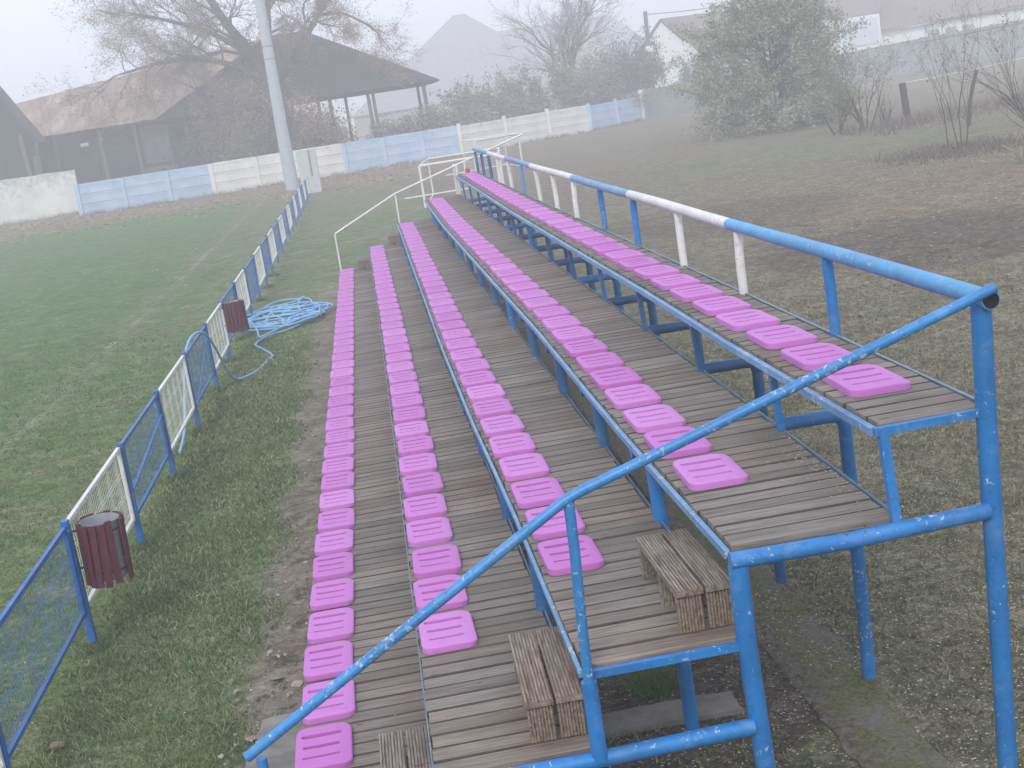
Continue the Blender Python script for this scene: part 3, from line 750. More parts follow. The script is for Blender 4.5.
for k in range(620):
    y = .9 + 15 * rr_.random() ** 1.5; x = -2.38 + rr_.gauss(0, .17) + .06 * math.sin(y * 2.1); s_ = rr_.choice((.006, .009, .012, .018)) * rr_.uniform(.6, 1.6)
    if 2.9 < y < 4.4 and rr_.random() < .3: s_ *= 2.4
    mt = Matrix.Translation((x, y, G + .012)) @ Matrix.Rotation(rr_.uniform(0, 6), 4, 'Z') @ Matrix.Diagonal((s_, s_ * rr_.uniform(.5, .9), s_ * .5, 1))
    vv = bmesh.ops.create_icosphere(bmr, subdivisions=1, radius=1, matrix=mt)['verts']
    for v in vv: v.co += Vector((rr_.gauss(0, s_ * .15), rr_.gauss(0, s_ * .15), rr_.gauss(0, s_ * .08)))
me = bpy.data.meshes.new('rubble'); bmr.to_mesh(me); bmr.free(); me.materials.append(leaf_mat('rubble_stone', [(.12, .11, .095), (.24, .22, .19), (.36, .34, .30)]))
o = bpy.data.objects.new('rubble', me); COL.objects.link(o); tag(o, 'small broken rubble in the worn strip beside the lowest seats', kind='stuff')
m = MB(); o = rough_slab('broken_concrete', -2.46, -2.10, 1.3, 2.95, G + .035, M['old_conc'], 8, 16, .03, .02, .008); tag(o, kind='structure')

# ------------------------------------------------------------------ floodlight pole and its plinth box
m = MB(); m.tube([(-5.27, 72.3, G - .3), (-5.27, 72.3, G + 4), (-5.22, 72.3, 9), (-5.1, 72.3, 14)], [.40, .345, .27, .2], 28)
pl = m.build('floodlight_pole', M['concrete'], None, True); tag(pl, 'tall plain grey concrete floodlight pole rising out of the picture', 'pole')
for z_ in (5.6, 6.3):
    m = MB(); m.tube([(-5.24, 72.3, z_), (-5.24, 72.3, z_ + .06)], .33, 28); o = m.build('clamp_band', M['galv'], pl, True)
m = MB(); m.box(-4.46, -3.45, 66.1, 66.9, G - .1, .53); bx = m.build('switch_cabinet', plain('cabinet', (.50, .53, .50), .8, .15, 3), None, False, .03); tag(bx, 'pale grey cabinet standing at the foot of the floodlight pole', 'cabinet')
m = MB(); m.box(-3.86, -3.75, 66.085, 66.099, -.9, .50); m.build('door_gap', M['galv'], bx)

# ------------------------------------------------------------------ boundary walls
def wall_mat(name, c1, c2, stain=(.25, .25, .22)):
    m, nt, b = nodes(name); p = wpos(nt); sep = N(nt, 'ShaderNodeSeparateXYZ'); L(nt, p, sep.inputs[0])
    n1 = noise(nt, .8, 5, .6, p); n2 = noise(nt, 3.5, 6, .7, p)
    c = mix(nt, smooth(nt, n1, .3, .7), c1, c2)
    st = smooth(nt, math_(nt, 'ADD', n2, math_(nt, 'MULTIPLY', sep.outputs[2], .12)), .50, .74)
    c = mix(nt, math_(nt, 'MULTIPLY', st, .6), c, stain)
    lo = math_(nt, 'SUBTRACT', 1, smooth(nt, math_(nt, 'MULTIPLY_ADD', n2, .8, sep.outputs[2]), -1.5, -1.0))
    c = mix(nt, math_(nt, 'MULTIPLY', lo, .5), c, (.2, .18, .14))
    L(nt, c, b.inputs['Base Color']); b.inputs['Roughness'].default_value = .9; bump(nt, b, n2, .02, .5); return m
M['wblue'] = wall_mat('wall_blue', (.32, .45, .64), (.46, .57, .72), (.2, .26, .33))
M['wwhite'] = wall_mat('wall_white', (.62, .62, .57), (.74, .74, .70))
M['wold'] = wall_mat('wall_old_white', (.52, .54, .48), (.70, .71, .67), (.22, .23, .19))
bw = thing('boundary_wall', 'long boundary wall of blue and white concrete panels across the far side', 'wall', (0, 84, G))
def bays(P0, P1, n, mat, h, proud=0, skip_last=False, hp=0):
    for k in range(n):
        a = Vector(P0).lerp(Vector(P1), k / n); b_ = Vector(P0).lerp(Vector(P1), (k + 1) / n)
        t = (b_ - a).normalized(); q = Vector((-t.y, t.x, 0)); m = MB()
        zs = [G - .1, G + h * .36, G + h * .68, G + h]
        for i in range(3):
            A = a + t * .14; B = b_ - t * .14; z0, z1 = zs[i] + .012, zs[i + 1] - .012
            m.hexa([A - q * .05 + Vector((0, 0, z0)), B - q * .05 + Vector((0, 0, z0)), B + q * .05 + Vector((0, 0, z0)), A + q * .05 + Vector((0, 0, z0)),
                    A - q * .05 + Vector((0, 0, z1)), B - q * .05 + Vector((0, 0, z1)), B + q * .05 + Vector((0, 0, z1)), A + q * .05 + Vector((0, 0, z1))])
            # raised border on every plate
            for zz in (z0 + .06, z1 - .06): m.bar(A - q * .062 + Vector((0, 0, zz)), B - q * .062 + Vector((0, 0, zz)), .025, .12)
        m.bar(a + t * .14 - q * 0 + Vector((0, 0, G + h + .01)), b_ - t * .14 + Vector((0, 0, G + h + .01)), .09, .05)
        o = m.build('wall_panel', mat, bw)
        m = MB(); m.bar(a + Vector((0, 0, G - .2)), a + Vector((0, 0, G + h + .02 + hp)), .26, .20); m.build('wall_post', mat, bw)
P = [(-18.9, 80.8, 0), (-10.7, 82.3, 0), (-2.1, 83.6, 0), (5.65, 84.6, 0), (15.7, 91.4, 0), (20.9, 97.4, 0)]
for o_ in (0,):
    bays(P[0], P[1], 3, M['wblue'], 1.93); bays(P[1], P[2], 3, M['wwhite'], 1.95); bays(P[2], P[3], 3, M['wblue'], 1.93)
    bays(P[3], P[4], 3, M['wwhite'], 1.86, hp=.22); bays(P[4], P[5], 2, M['wblue'], 1.78, hp=.2)
m = MB(); m.bar((20.95, 97.5, G - .2), (20.95, 97.5, G + 2.3), .3, .3); m.build('wall_post', M['wwhite'], bw)
m = MB(); V = []
nseg = 26
for i in range(nseg + 1):
    x = -44 + (24.2) * i / nseg; y = 88.6 - 3.0 * i / nseg; zt = .98 + .10 * i / nseg + random.uniform(-.04, .04)
    V += [(x, y, G - .2), (x, y, zt), (x, y + .35, zt + .03), (x, y + .35, G - .2)]
F = []
for i in range(nseg):
    for j in range(3): F.append((4 * i + j, 4 * i + 4 + j, 4 * i + 5 + j, 4 * i + 1 + j))
F.append((4 * nseg, 4 * nseg + 3, 4 * nseg + 2, 4 * nseg + 1)); F.append((0, 1, 2, 3))
m.add(V, F); o = m.build('rendered_wall', M['wold']); fixn(o); tag(o, 'old rough whitewashed wall at the left end of the panel wall', 'wall')
def wallfoot(x, y, r_):
    yb = np.interp(x, [-34, -19.5, -18.9, -10.7, -2.1, 5.65, 15.7, 20.9], [88, 85.4, 80.8, 82.3, 83.6, 84.6, 91.4, 97.4])
    return (np.abs(y - yb + .35) < .3) & (patch(x, y * .2) + r_.uniform(-.5, .5, len(x)) > 0)
grass('wall_weeds', 160000, -34, 21, 79, 98, .28, leaf_mat('wall_weed', [(.08, .09, .05), (.16, .15, .09), (.26, .22, .14)]), 'weeds along the foot of the boundary wall', keep=wallfoot, w=.004, power=1)
M['wgrey'] = wall_mat('wall_grey', (.22, .24, .26), (.28, .30, .31), (.12, .12, .12))
M['wgreen'] = wall_mat('wall_green', (.15, .19, .17), (.20, .24, .22), (.1, .1, .1))
gw = thing('grey_fence_wall', 'long dark grey wall running to the right behind the bushes', 'wall', (40, 104, G))
Pr = [(21.3, 97.9), (26, 99.0), (31, 100.5), (37, 103), (43, 106.5), (49, 109.5), (56, 110.5), (64, 111), (74, 112)]
hr = [2.25, 2.3, 2.45, 2.6, 2.75, 2.9, 3.1, 3.4, 3.7]
for i in range(len(Pr) - 1):
    (x0, y0), (x1, y1) = Pr[i], Pr[i + 1]; m = MB()
    h0, h1 = hr[i], hr[i + 1]
    m.hexa([(x0, y0, G - .2), (x1, y1, G - .2), (x1, y1 + .2, G - .2), (x0, y0 + .2, G - .2), (x0, y0, G + h0), (x1, y1, G + h1), (x1, y1 + .2, G + h1), (x0, y0 + .2, G + h0)])
    m.build('wall_panel', M['wgreen' if i < 2 else 'wgrey'], gw)
    m = MB(); m.bar((x0, y0 - .1, G - .2), (x0, y0 - .1, G + h0 + .1), .25, .25); m.build('wall_post', M['wgrey'], gw)

# ------------------------------------------------------------------ buildings
M['rustroof'] = plain('rusty_roof', (.36, .30, .27), .8, .3, .35, col2=(.17, .105, .08), bmp=.3, bd=.05)
M['darkroof'] = plain('dark_roof', (.055, .052, .055), .85, .3, .6)
M['darkwood'] = plain('dark_boards', (.045, .040, .038), .9, .4, 1.5)
M['board'] = plain('grey_boards', (.16, .15, .14), .9, .4, 2)
M['tile'] = plain('brown_tiles', (.22, .17, .14), .85, .3, 2)
M['tile2'] = plain('grey_tiles', (.36, .36, .36), .85, .3, 2)
M['render'] = plain('white_render', (.80, .81, .82), .85, .08, 2)
M['glass'] = plain('window_glass', (.60, .66, .74), .15, .1, 2, bmp=0)
M['frame'] = plain('window_frame', (.25, .27, .30), .6, .1, 2, bmp=0)
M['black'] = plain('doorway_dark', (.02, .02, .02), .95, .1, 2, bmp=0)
def slabroof(mb, quad, th=.12):
    q = [Vector(p) for p in quad]; nrm = (q[1] - q[0]).cross(q[-1] - q[0]).normalized()
    if nrm.z < 0: nrm = -nrm
    n = len(q); mb.add([p for p in q] + [p - nrm * th for p in q], [tuple(range(n)), tuple(reversed(range(n, 2 * n)))] + [(k, n + k, n + (k + 1) % n, (k + 1) % n) for k in range(n)])
# long barn
barn = thing('barn', 'long low barn with rusty patched roof and dark open front', 'barn', (-20, 95, G))
m = MB()
# corrugated sheets as narrow strips, a few of them lifted
e0, e1, r0, r1 = Vector((-24.3, 93.6, 3.60)), Vector((-9.5, 93.6, 3.72)), Vector((-27.0, 102, 6.38)), Vector((-6.5, 102, 8.7))
for k in range(36):
    a, b_ = k / 36, (k + .97) / 36; dz = random.uniform(0, .06)
    off = Vector((0, 0, dz))
    slabroof(m, [e0.lerp(e1, a) + off, e0.lerp(e1, b_) + off, r0.lerp(r1, b_) + off, r0.lerp(r1, a) + off], .05)
m_rust, nt, b = nodes('rust_sheet'); p = wpos(nt)
nn = noise(nt, .45, 5, .65, wpos(nt, (1.2, .25, 1)), 1.2); g_ = N(nt, 'ShaderNodeNewGeometry')
c = ramp(nt, nn, [(.34, (.17, .105, .07)), (.54, (.27, .175, .12)), (.72, (.40, .35, .31))])
c = mix(nt, .35, c, mix(nt, 1, c, ramp(nt, g_.outputs['Random Per Island'], [(0, .5), (1, 1.4)]), 'MULTIPLY'))
L(nt, c, b.inputs['Base Color']); b.inputs['Roughness'].default_value = .75; M['rust'] = m_rust
m.build('roof', M['rust'], barn)
m = MB(); slabroof(m, [(-27.0, 102, 6.36), (-6.5, 102, 8.68), (-6.5, 110, 3.9), (-24, 110, 3.6)], .08); m.build('roof', M['rust'], barn)
m = MB(); m.box(-24, -9.6, 95.2, 95.4, G, 3.7); m.box(-24, -23.8, 95.4, 109, G, 3.6); m.box(-9.8, -9.6, 95.4, 109, G, 4); m.build('wall', M['darkwood'], barn)
for x0, x1, z0, z1, mt in [(-21.0, -19.9, G, 2.9, 'black'), (-18.6, -17.0, G, 3.1, 'black'), (-16.6, -14.8, .6, 3.3, 'board'), (-14.3, -12.6, G, 3.0, 'black'), (-17, -14.4, -.6, .35, 'board')]:
    m = MB(); m.box(x0, x1, 95.08, 95.19, z0, z1); m.build('doorway' if mt == 'black' else 'board_panel', M[mt], barn)
for x_ in (-22.5, -19.3, -16.8, -14.6, -12): m = MB(); m.bar((x_, 94.3, G), (x_, 94.3, 3.55), .22, .22); m.build('post', M['board'], barn)
m = MB(); m.tube([(-20.85, 94.9, 2.62), (-20.3, 94.9, 2.64)], .16, 10); m.build('lamp', M['render'], barn, True)
# dark gable-fronted barn at the picture's left edge
b2 = thing('dark_barn', 'dark steep-roofed barn at the far left edge behind the whitewashed wall', 'barn', (-28, 91, G))
m = MB(); slabroof(m, [(-22.45, 89.6, 3.2), (-25.9, 89.6, 9.4), (-25.9, 92, 9.4), (-22.45, 92, 3.2)], .15)
slabroof(m, [(-29.4, 89.6, 3.2), (-25.9, 89.6, 9.4), (-25.9, 92, 9.4), (-29.4, 92, 3.2)], .15); m.build('roof', M['darkroof'], b2)
m = MB(); m.add([(-29, 90.2, G), (-22.8, 90.2, G), (-22.8, 90.2, 3.4), (-25.9, 90.2, 9.1), (-29, 90.2, 3.4), (-29, 90.4, G), (-22.8, 90.4, G), (-22.8, 90.4, 3.4), (-25.9, 90.4, 9.1), (-29, 90.4, 3.4)],
    [(4, 3, 2, 1, 0), (5, 6, 7, 8, 9), (0, 1, 6, 5), (1, 2, 7, 6), (2, 3, 8, 7), (3, 4, 9, 8), (4, 0, 5, 9)]); o = m.build('wall', M['darkwood'], b2); fixn(o)
m = MB(); m.bar((-23.45, 89.4, G), (-23.6, 89.4, 3.9), .25, .2); m.build('post', M['board'], b2)
m = MB(); m.bar((-22.6, 89.4, 3.3), (-23.0, 89.4, G + 3), .1, .1); m.bar((-22.9, 89.5, G), (-22.9, 89.5, 2.3), .4, .15); m.build('post', M['board'], b2)
# open shed with hipped roof
sh = thing('open_shed', 'open shed with broad dark hipped roof on wooden posts behind the wall', 'shed', (-5, 91, G))
def hip(mb, x0, x1, y0, y1, ze, rx0, rx1, ry, zr, th=.14):
    A, B, C_, D = (x0, y0, ze), (x1, y0, ze), (x1, y1, ze), (x0, y1, ze); P_, Q = (rx0, ry, zr), (rx1, ry, zr)
    slabroof(mb, [A, B, Q, P_], th); slabroof(mb, [B, C_, Q], th); slabroof(mb, [C_, D, P_, Q], th); slabroof(mb, [D, A, P_], th)
m = MB(); hip(m, -14.6, 5.1, 88, 98, 3.42, -6.3, -3.6, 92.2, 8.15); m.build('roof', M['darkroof'], sh)
for x_, w_ in ((-12.5, .2), (-9, .2), (-3.35, .22), (-2.55, .26), (.1, .24), (.45, .22), (4.0, .26)):
    m = MB(); m.bar((x_ + .05, 88.8, G), (x_ - .02, 88.8, 3.4), w_, w_); m.build('post', M['board'], sh)
for x_ in (-12.5, -7, -1.5, 4.0):
    m = MB(); m.bar((x_, 97.2, G), (x_, 97.2, 3.4), .22, .22); m.build('post', M['board'], sh)
m = MB(); m.box(-14, -5.4, 96.8, 97, G, 3.3); m.build('wall', M['darkwood'], sh)
m = MB(); m.box(-14.0, 4.2, 88.75, 88.9, 3.12, 3.34); m.build('beam', M['darkwood'], sh)
# far houses in the fog
def house(name, label, x0, x1, y0, y1, ze, rx0, rx1, zr, wallm, roofm, over=.4):
    h = thing(name, label, 'house', ((x0 + x1) / 2, (y0 + y1) / 2, G))
    m = MB(); m.box(x0, x1, y0, y1, G, ze - .02); m.build('wall', M[wallm], h)
    m = MB(); hip(m, x0 - over, x1 + over, y0 - over, y1 + over, ze, rx0, rx1, (y0 + y1) / 2, zr); m.build('roof', M[roofm], h)
    return h
hA = house('house', 'faint grey house with pyramid roof fading into fog above the white wall panels', -1, 30, 172, 190, 1.6, 14.6, 16.2, 13.0, 'tile2', 'tile2')
hB = house('house', 'faint grey house with flat-topped roof behind the bare tree', 8, 48, 192, 208, 1.6, 19.5, 40.0, 10.9, 'tile2', 'tile2')
m = MB(); m.box(36.3, 37.2, 199.6, 200.4, 11.2, 13.4); m.build('chimney', M['tile'], hB)
# white gable house
hC = thing('house', 'white gabled house with brown roof standing behind the grey tree', 'house', (31, 130, G))
m = MB(); gx0, gx1, ap, zr, ze = 26.2, 33.2, 29.7, 6.6, 2.75
m.add([(gx0, 125.3, G), (gx1, 125.3, G), (gx1, 125.3, ze), (ap, 125.3, zr - .15), (gx0, 125.3, ze), (gx0, 126, G), (gx1, 126, G), (gx1, 126, ze), (ap, 126, zr - .15), (gx0, 126, ze)],
    [(4, 3, 2, 1, 0), (5, 6, 7, 8, 9), (0, 1, 6, 5), (1, 2, 7, 6), (2, 3, 8, 7), (3, 4, 9, 8), (4, 0, 5, 9)])
m.box(gx1 - .02, 41, 126.01, 126.2, G, ze); o = m.build('wall', M['render'], hC); fixn(o)
m = MB(); slabroof(m, [(gx1 + .25, 125.0, ze - .1), (41, 125.0 + .0, ze - .1), (41, 132, zr), (ap, 125.0, zr)], .12); slabroof(m, [(gx0 - .2, 125.0, ze - .2), (ap, 125.0, zr), (41, 132, zr), (30, 140, ze)], .12); m.build('roof', M['tile'], hC)
m = MB(); m.box(31.5, 32.9, 125.2, 125.29, .2, 2.2); w_ = m.build('window', M['glass'], hC)
m = MB(); m.box(32.15, 32.25, 125.1, 125.19, .2, 2.2); m.build('frame', M['frame'], w_)
# right hand long house
hD = thing('house', 'long house with brown tiled roof and big white window bay, top right', 'house', (56, 134, G))
m = MB(); m.box(48.6, 70, 131, 142, G, 2.35); m.build('wall', M['render'], hD)
m = MB(); m.box(48.0, 53.3, 128.8, 131, G, 4.1); m.build('bay', M['render'], hD)
m = MB(); m.box(48.9, 53.0, 128.68, 128.79, 1.2, 3.8); w_ = m.build('window', M['glass'], hD)
for x_ in (50.2, 51.6, 52.2): m = MB(); m.bar((x_, 128.6, 1.15), (x_, 128.6, 3.85), .16, .08); m.build('frame', M['frame'], w_)
m = MB(); m.bar((48.9, 128.6, 2.3), (53, 128.6, 2.3), .14, .14); m.build('frame', M['frame'], w_)
m = MB(); slabroof(m, [(43, 129.8, 4.25), (53.8, 129.8, 4.25), (58, 137, 8.6), (43, 137, 9.0)], .12); slabroof(m, [(53.6, 130.2, 2.4), (71, 130.2, 2.9), (71, 137, 8.0), (53.6, 137, 8.6)], .12)
slabroof(m, [(43, 144, 3), (71, 144, 2.5), (71, 137.1, 8.0), (43, 137.1, 8.9)], .12); m.build('roof', M['tile'], hD)
for x_ in (59.3, 61.2, 63.0): m = MB(); m.box(x_, x_ + 1.1, 130.85, 130.99, .4, 1.7); m.build('window', M['frame'], hD)
hE = house('house', 'grey-roofed house fading into fog at the top right corner', 66, 86, 134, 146, 2.6, 70, 82, 8.6, 'render', 'tile2')
# utility pole and cable
up = thing('utility_pole', 'dark wooden utility pole in the fog behind the boundary wall', 'utility pole', (24.4, 108, G))
m = MB(); m.tube([(24.3, 108, G), (24.5, 108, 6.75)], [.22, .17], 12); m.build('pole', M['board'], up, True)
m = MB(); m.box(24.1, 24.7, 107.7, 107.8, 3.4, 3.9); m.build('meter_box', M['render'], up)
m = MB(); m.tube([(24.5 + 16 * t, 108 - 3 * t, 6.5 + 1.6 * t - .9 * math.sin(math.pi * t)) for t in np.linspace(0, 1, 14)], .03, 5)
o = m.build('overhead_wire', M['darkroof']); tag(o, 'thin overhead wire running right from the utility pole', 'cable')
m = MB(); m.tube([(40 + 40 * t, 90, 1.0 + 5.0 * t - 1.2 * math.sin(math.pi * t)) for t in np.linspace(0, 1, 20)], .035, 5)
o = m.build('overhead_cable', M['darkroof']); tag(o, 'dark cable sagging in front of the long house at the top right', 'cable')

# ------------------------------------------------------------------ goals at the far end
def goal(label, A, B, q, h, sk=.5, net=True):
    g = thing('football_goal', label, 'football goal', (A[0], A[1], G), 'white goals beyond the far end of the stand')
    A = Vector(A); B = Vector(B); t = (B - A).normalized(); q = Vector(q); up_ = Vector((0, 0, h))
    r_ = .045
    def tb(nm, pts, rr=r_, mt='white'):
        m = MB(); m.tube(pts, rr, 8); m.build(nm, M[mt], g, True)
    tb('goal_post', [A, A + up_]); tb('goal_post', [B, B + up_]); tb('crossbar', [A + up_, B + up_])
    for E_ in (A, B):
        tb('side_bar', [E_ + up_, E_ + up_ + q * sk], .03); tb('back_post', [E_ + q, E_ + q + up_ * .98], .03); tb('base_bar', [E_ + Vector((0, 0, .04)), E_ + q + Vector((0, 0, .04))], .03)
        tb('side_bar', [E_ + up_ + q * sk, E_ + up_ * .98 + q], .03)
    tb('crossbar', [A + q + up_ * .98, B + q + up_ * .98], .035); tb('base_bar', [A + q - t * 1.2 + Vector((0, 0, .05)), B + q + Vector((0, 0, .05))], .035)
    # net
    if not net: return g
    m = MB(); n = 22
    for i in range(n + 1):
        a = A.lerp(B, i / n); m.bar(a + q + Vector((0, 0, .05)), a + q + up_ * .97, .008); m.bar(a + up_, a + q + up_ * .98, .008)
    for j in range(1, 10): m.bar(A + q + up_ * j / 10, B + q + up_ * j / 10, .008)
    m.build('net', M['white'], g)
goal('nearer white goal frame seen past the far end of the stand', (.87, 43.8, G), (3.85, 44.1, G), (.65, 5.8, 0), 1.52, .5, False)
goal('farther white goal frame close to the boundary wall', (4.35, 59.0, G), (6.6, 60.0, G), (-.35, 3.4, 0), 1.62)

# ------------------------------------------------------------------ vegetation
def rot_about(v, ax, a): return Matrix.Rotation(a, 3, ax) @ v
class Tree:
    def __init__(s, seed): s.r = random.Random(seed); s.thick = MB(); s.thin = MB(); s.tips = []
    def branch(s, p, d, ln, r, lev, maxlev, spread=.6, grav=0, kids=3, wig=.18, tsplit=2, shrink=.72):
        n = 4 if lev < maxlev else 3; pts = [p.copy()]; q = p.copy(); dd = d.normalized()
        for i in range(n):
            dd = (dd + Vector([s.r.gauss(0, wig) for _ in range(3)]) + Vector((0, 0, grav))).normalized()
            q = q + dd * ln / n; pts.append(q.copy())
        r1 = r * (.62 if lev < maxlev else .35)
        rs = [r + (r1 - r) * i / n for i in range(n + 1)]
        mb = s.thick if lev <= tsplit else s.thin
        mb.tube(pts, rs, 8 if lev == 0 else (5 if lev <= 2 else 3), False)
        if lev >= maxlev - 1: s.tips += pts[1:]
        if lev < maxlev:
            for k in range(kids + (1 if s.r.random() < .5 else 0)):
                i = s.r.choice(range(max(1, n - 3), n + 1)) if k else n
                ax = dd.orthogonal().normalized(); ax = rot_about(ax, dd, s.r.uniform(0, 6.283))
                nd = rot_about(dd, ax, s.r.uniform(.4, 1) * spread)
                s.branch(pts[i], nd, ln * shrink * s.r.uniform(.75, 1.2), rs[i] * .72, lev + 1, maxlev, spread, grav, kids, wig, tsplit, shrink)
def leaves(pts, n, spread, size, seed, flat=0):
    r_ = np.random.RandomState(seed); P_ = np.array([tuple(p) for p in pts])
    c = P_[r_.randint(0, len(P_), n)] + r_.normal(0, spread, (n, 3))
    a = r_.normal(0, 1, (n, 3)); a /= np.linalg.norm(a, axis=1)[:, None]; b_ = r_.normal(0, 1, (n, 3)); b_ -= a * (a * b_).sum(1)[:, None]; b_ /= np.linalg.norm(b_, axis=1)[:, None]
    s_ = size * r_.uniform(.5, 1.4, (n, 1)); V = np.stack([c - a * s_, c - b_ * s_ * .5, c + a * s_, c + b_ * s_ * .5], 1).reshape(-1, 3)
    return V, np.arange(4 * n).reshape(-1, 4)
def twiglets(pts, n, ln, seed, parent, up=.25, w=.009):
    if len(pts) < 300: return
    r_ = np.random.RandomState(seed); P_ = np.array([tuple(p) for p in pts]); c = P_[r_.randint(0, len(P_), n)]
    ctr = P_.mean(0); d = r_.normal(0, 1, (n, 3)) + .9 * (c - ctr) / (np.linalg.norm(c - ctr, axis=1)[:, None] + .01); d[:, 2] += up
    d /= np.linalg.norm(d, axis=1)[:, None]; s = np.cross(d, r_.normal(0, 1, (n, 3))); s /= np.linalg.norm(s, axis=1)[:, None]
    e = c + d * ln * r_.uniform(.4, 1.3, (n, 1)); m_ = (c + e) / 2 + s * ln * r_.uniform(-.12, .12, (n, 1))
    V = np.stack([c - s * w, c + s * w, m_ + s * w * .6, e, m_ - s * w * .6], 1).reshape(-1, 3)
    o = fast_mesh('twigs', V, np.arange(5 * n).reshape(-1, 5), M['twig'], parent, 5); tag(o, kind='stuff'); return o
M['bark'] = plain('bark', (.085, .070, .060), .95, .4, 3)
M['bark2'] = plain('bark_grey', (.12, .11, .10), .95, .4, 3)
M['twig'] = plain('twigs', (.17, .14, .115), .95, .3, 3, bmp=0)
M['lf_dry'] = leaf_mat('dry_leaf', [(.22, .12, .06), (.34, .20, .10), (.46, .31, .18)])
M['lf_olive'] = leaf_mat('olive_leaf', [(.12, .13, .085), (.19, .20, .13), (.27, .26, .17), (.34, .31, .20)])
M['lf_willow'] = leaf_mat('willow_leaf', [(.09, .11, .06), (.20, .22, .13), (.31, .32, .19), (.42, .41, .25)])
M['lf_dark'] = leaf_mat('dark_leaf', [(.035, .045, .03), (.06, .07, .045), (.10, .10, .07)])
M['lf_yellow'] = leaf_mat('yellow_leaf', [(.10, .11, .04), (.2, .19, .08), (.28, .25, .11)])
def finish(t, name, label, cat, base, leafmat=None, lv=None, grp=None, barkm='bark', tw=None):
    root = thing(name, label, cat, base, grp)
    if t.thick.v: t.thick.build('trunk', M[barkm], root, True)
    if t.thin.v: t.thin.build('branches', M['twig'], root)
    if lv is not None: fast_mesh('crown', lv[0], lv[1], leafmat, root, 4)
    if tw: twiglets(t.tips, tw[0], tw[1], 9, root, w=tw[2])
    return root
# the big leaning tree behind the wall
t = Tree(11); b0 = Vector((-6.2, 87.5, G))
t.thick.tube([b0, (-6.3, 87.5, .6), (-6.25, 87.5, 3.0), (-6.4, 87.5, 4.9)], [.75, .60, .55, .50], 10)
def limb(pts, r0, r1, sub=3, ln=2.4, lev=6, n=8, spread=.75, kids=3, grav=.0):
    r0, r1 = r0 * .78, r1 * .7; pp = catmull(pts, 5); t.thick.tube(pp, [r0 + (r1 - r0) * i / (len(pp) - 1) for i in range(len(pp))], 7)
    for k in range(n):
        i = int(len(pp) * (.25 + .75 * k / n)); i = min(i, len(pp) - 2); dd = (pp[i + 1] - pp[i]).normalized()
        ax = dd.orthogonal().normalized(); ax = rot_about(ax, dd, t.r.uniform(0, 6.283))
        t.branch(pp[i], rot_about(dd, ax, t.r.uniform(.5, 1.1)), ln * t.r.uniform(.7, 1.3), (r0 + (r1 - r0) * i / len(pp)) * .42, 2, lev, spread, grav, kids, .22, 2, .74)
    t.branch(pp[-1], pp[-1] - pp[-2], ln, r1 * .8, 2, lev, spread, grav, kids, .2, 2, .74)
limb([(-6.4, 87.5, 4.8), (-7.0, 87.4, 6.6), (-8.3, 87.2, 8.8), (-9.4, 87, 11.2), (-10, 87, 13)], .58, .22, n=8)
limb([(-6.4, 87.5, 4.9), (-6.0, 87.6, 7.0), (-5.6, 87.8, 9.5), (-5.0, 88, 12.5)], .45, .2, n=7)
limb([(-6.3, 87.4, 4.4), (-4.6, 87.2, 6.2), (-3.0, 87, 7.9), (-2.0, 87, 9.0), (-.6, 87, 10.4)], .42, .14, n=9)
limb([(-6.6, 87.4, 5.0), (-8.6, 87, 6.3), (-11, 86.6, 7.1), (-13.5, 86.4, 7.0), (-15.6, 86.2, 6.7)], .34, .09, n=12, ln=2.2)
limb([(-7.2, 87.4, 6.8), (-9.6, 87.6, 8.6), (-12.3, 88, 9.8), (-14.6, 88, 10.6)], .28, .09, n=10, ln=2.2)
limb([(-6.2, 87.6, 4.0), (-8.3, 86.8, 4.6), (-9.8, 86.4, 4.4), (-11.6, 86.2, 5.4)], .25, .08, n=8, ln=1.7)
limb([(-2.4, 87, 8.6), (-.8, 86.8, 8.6), (1.0, 86.6, 7.4), (1.7, 86.5, 6.4)], .14, .05, n=6, ln=1.4)
finish(t, 'big_bare_tree', 'large spreading tree with few dry leaves rising behind the floodlight pole', 'tree', tuple(b0), M['lf_dry'], leaves(t.tips, 36000, .22, .062, 5), tw=(14000, .55, .009))
# bushes behind the wall
def bush(x, y, w, h, seed, name, label, mat, nleaf, size=.12, z0=G, dens=14, grp='bushes behind the boundary wall', dp=1.6, lev=3):
    t = Tree(seed)
    for k in range(dens):
        px = x + t.r.uniform(-.35, .35) * w; py_ = y + t.r.uniform(-.4, .4) * dp
        d = Vector(((px - x) / w * 1.2 + t.r.uniform(-.25, .25), t.r.uniform(-.3, .3), 1))
        t.branch(Vector((px, py_, z0)), d, h * .50 * t.r.uniform(.7, 1.15), .05, 1, lev, .7, .02, 3, .16, 1, .66)
    return finish(t, name, label, 'bush' if 'bush' in name else 'tree', (x, y, z0), mat, leaves(t.tips, int(nleaf * 1.5), .24, size * .85, seed) if nleaf else None, grp, tw=(1500, .45, .008))
gb = 'bushes behind the boundary wall'
bush(-11.2, 86.2, 3.4, 3.6, 21, 'bush', 'dark tangled bush in front of the barn, left of the yellowish bush', M['lf_dark'], 3500)
bush(-8.2, 85.8, 2.6, 4.2, 22, 'bush', 'yellowish green bush beneath the big bare tree', M['lf_yellow'], 3500)
bush(-5.5, 86.2, 4.0, 4.6, 23, 'bush', 'dark bush behind the foot of the floodlight pole', M['lf_dark'], 5000)
bush(-3.4, 86.6, 3.0, 5.2, 29, 'bush', 'dark tangled bush right of the floodlight pole under the shed roof', M['lf_dry'], 3000)
bush(-7.0, 86.6, 4.6, 6.6, 33, 'bush', 'tall brown-leaved thicket around the foot of the big bare tree', M['lf_dry'], 5000, .10)
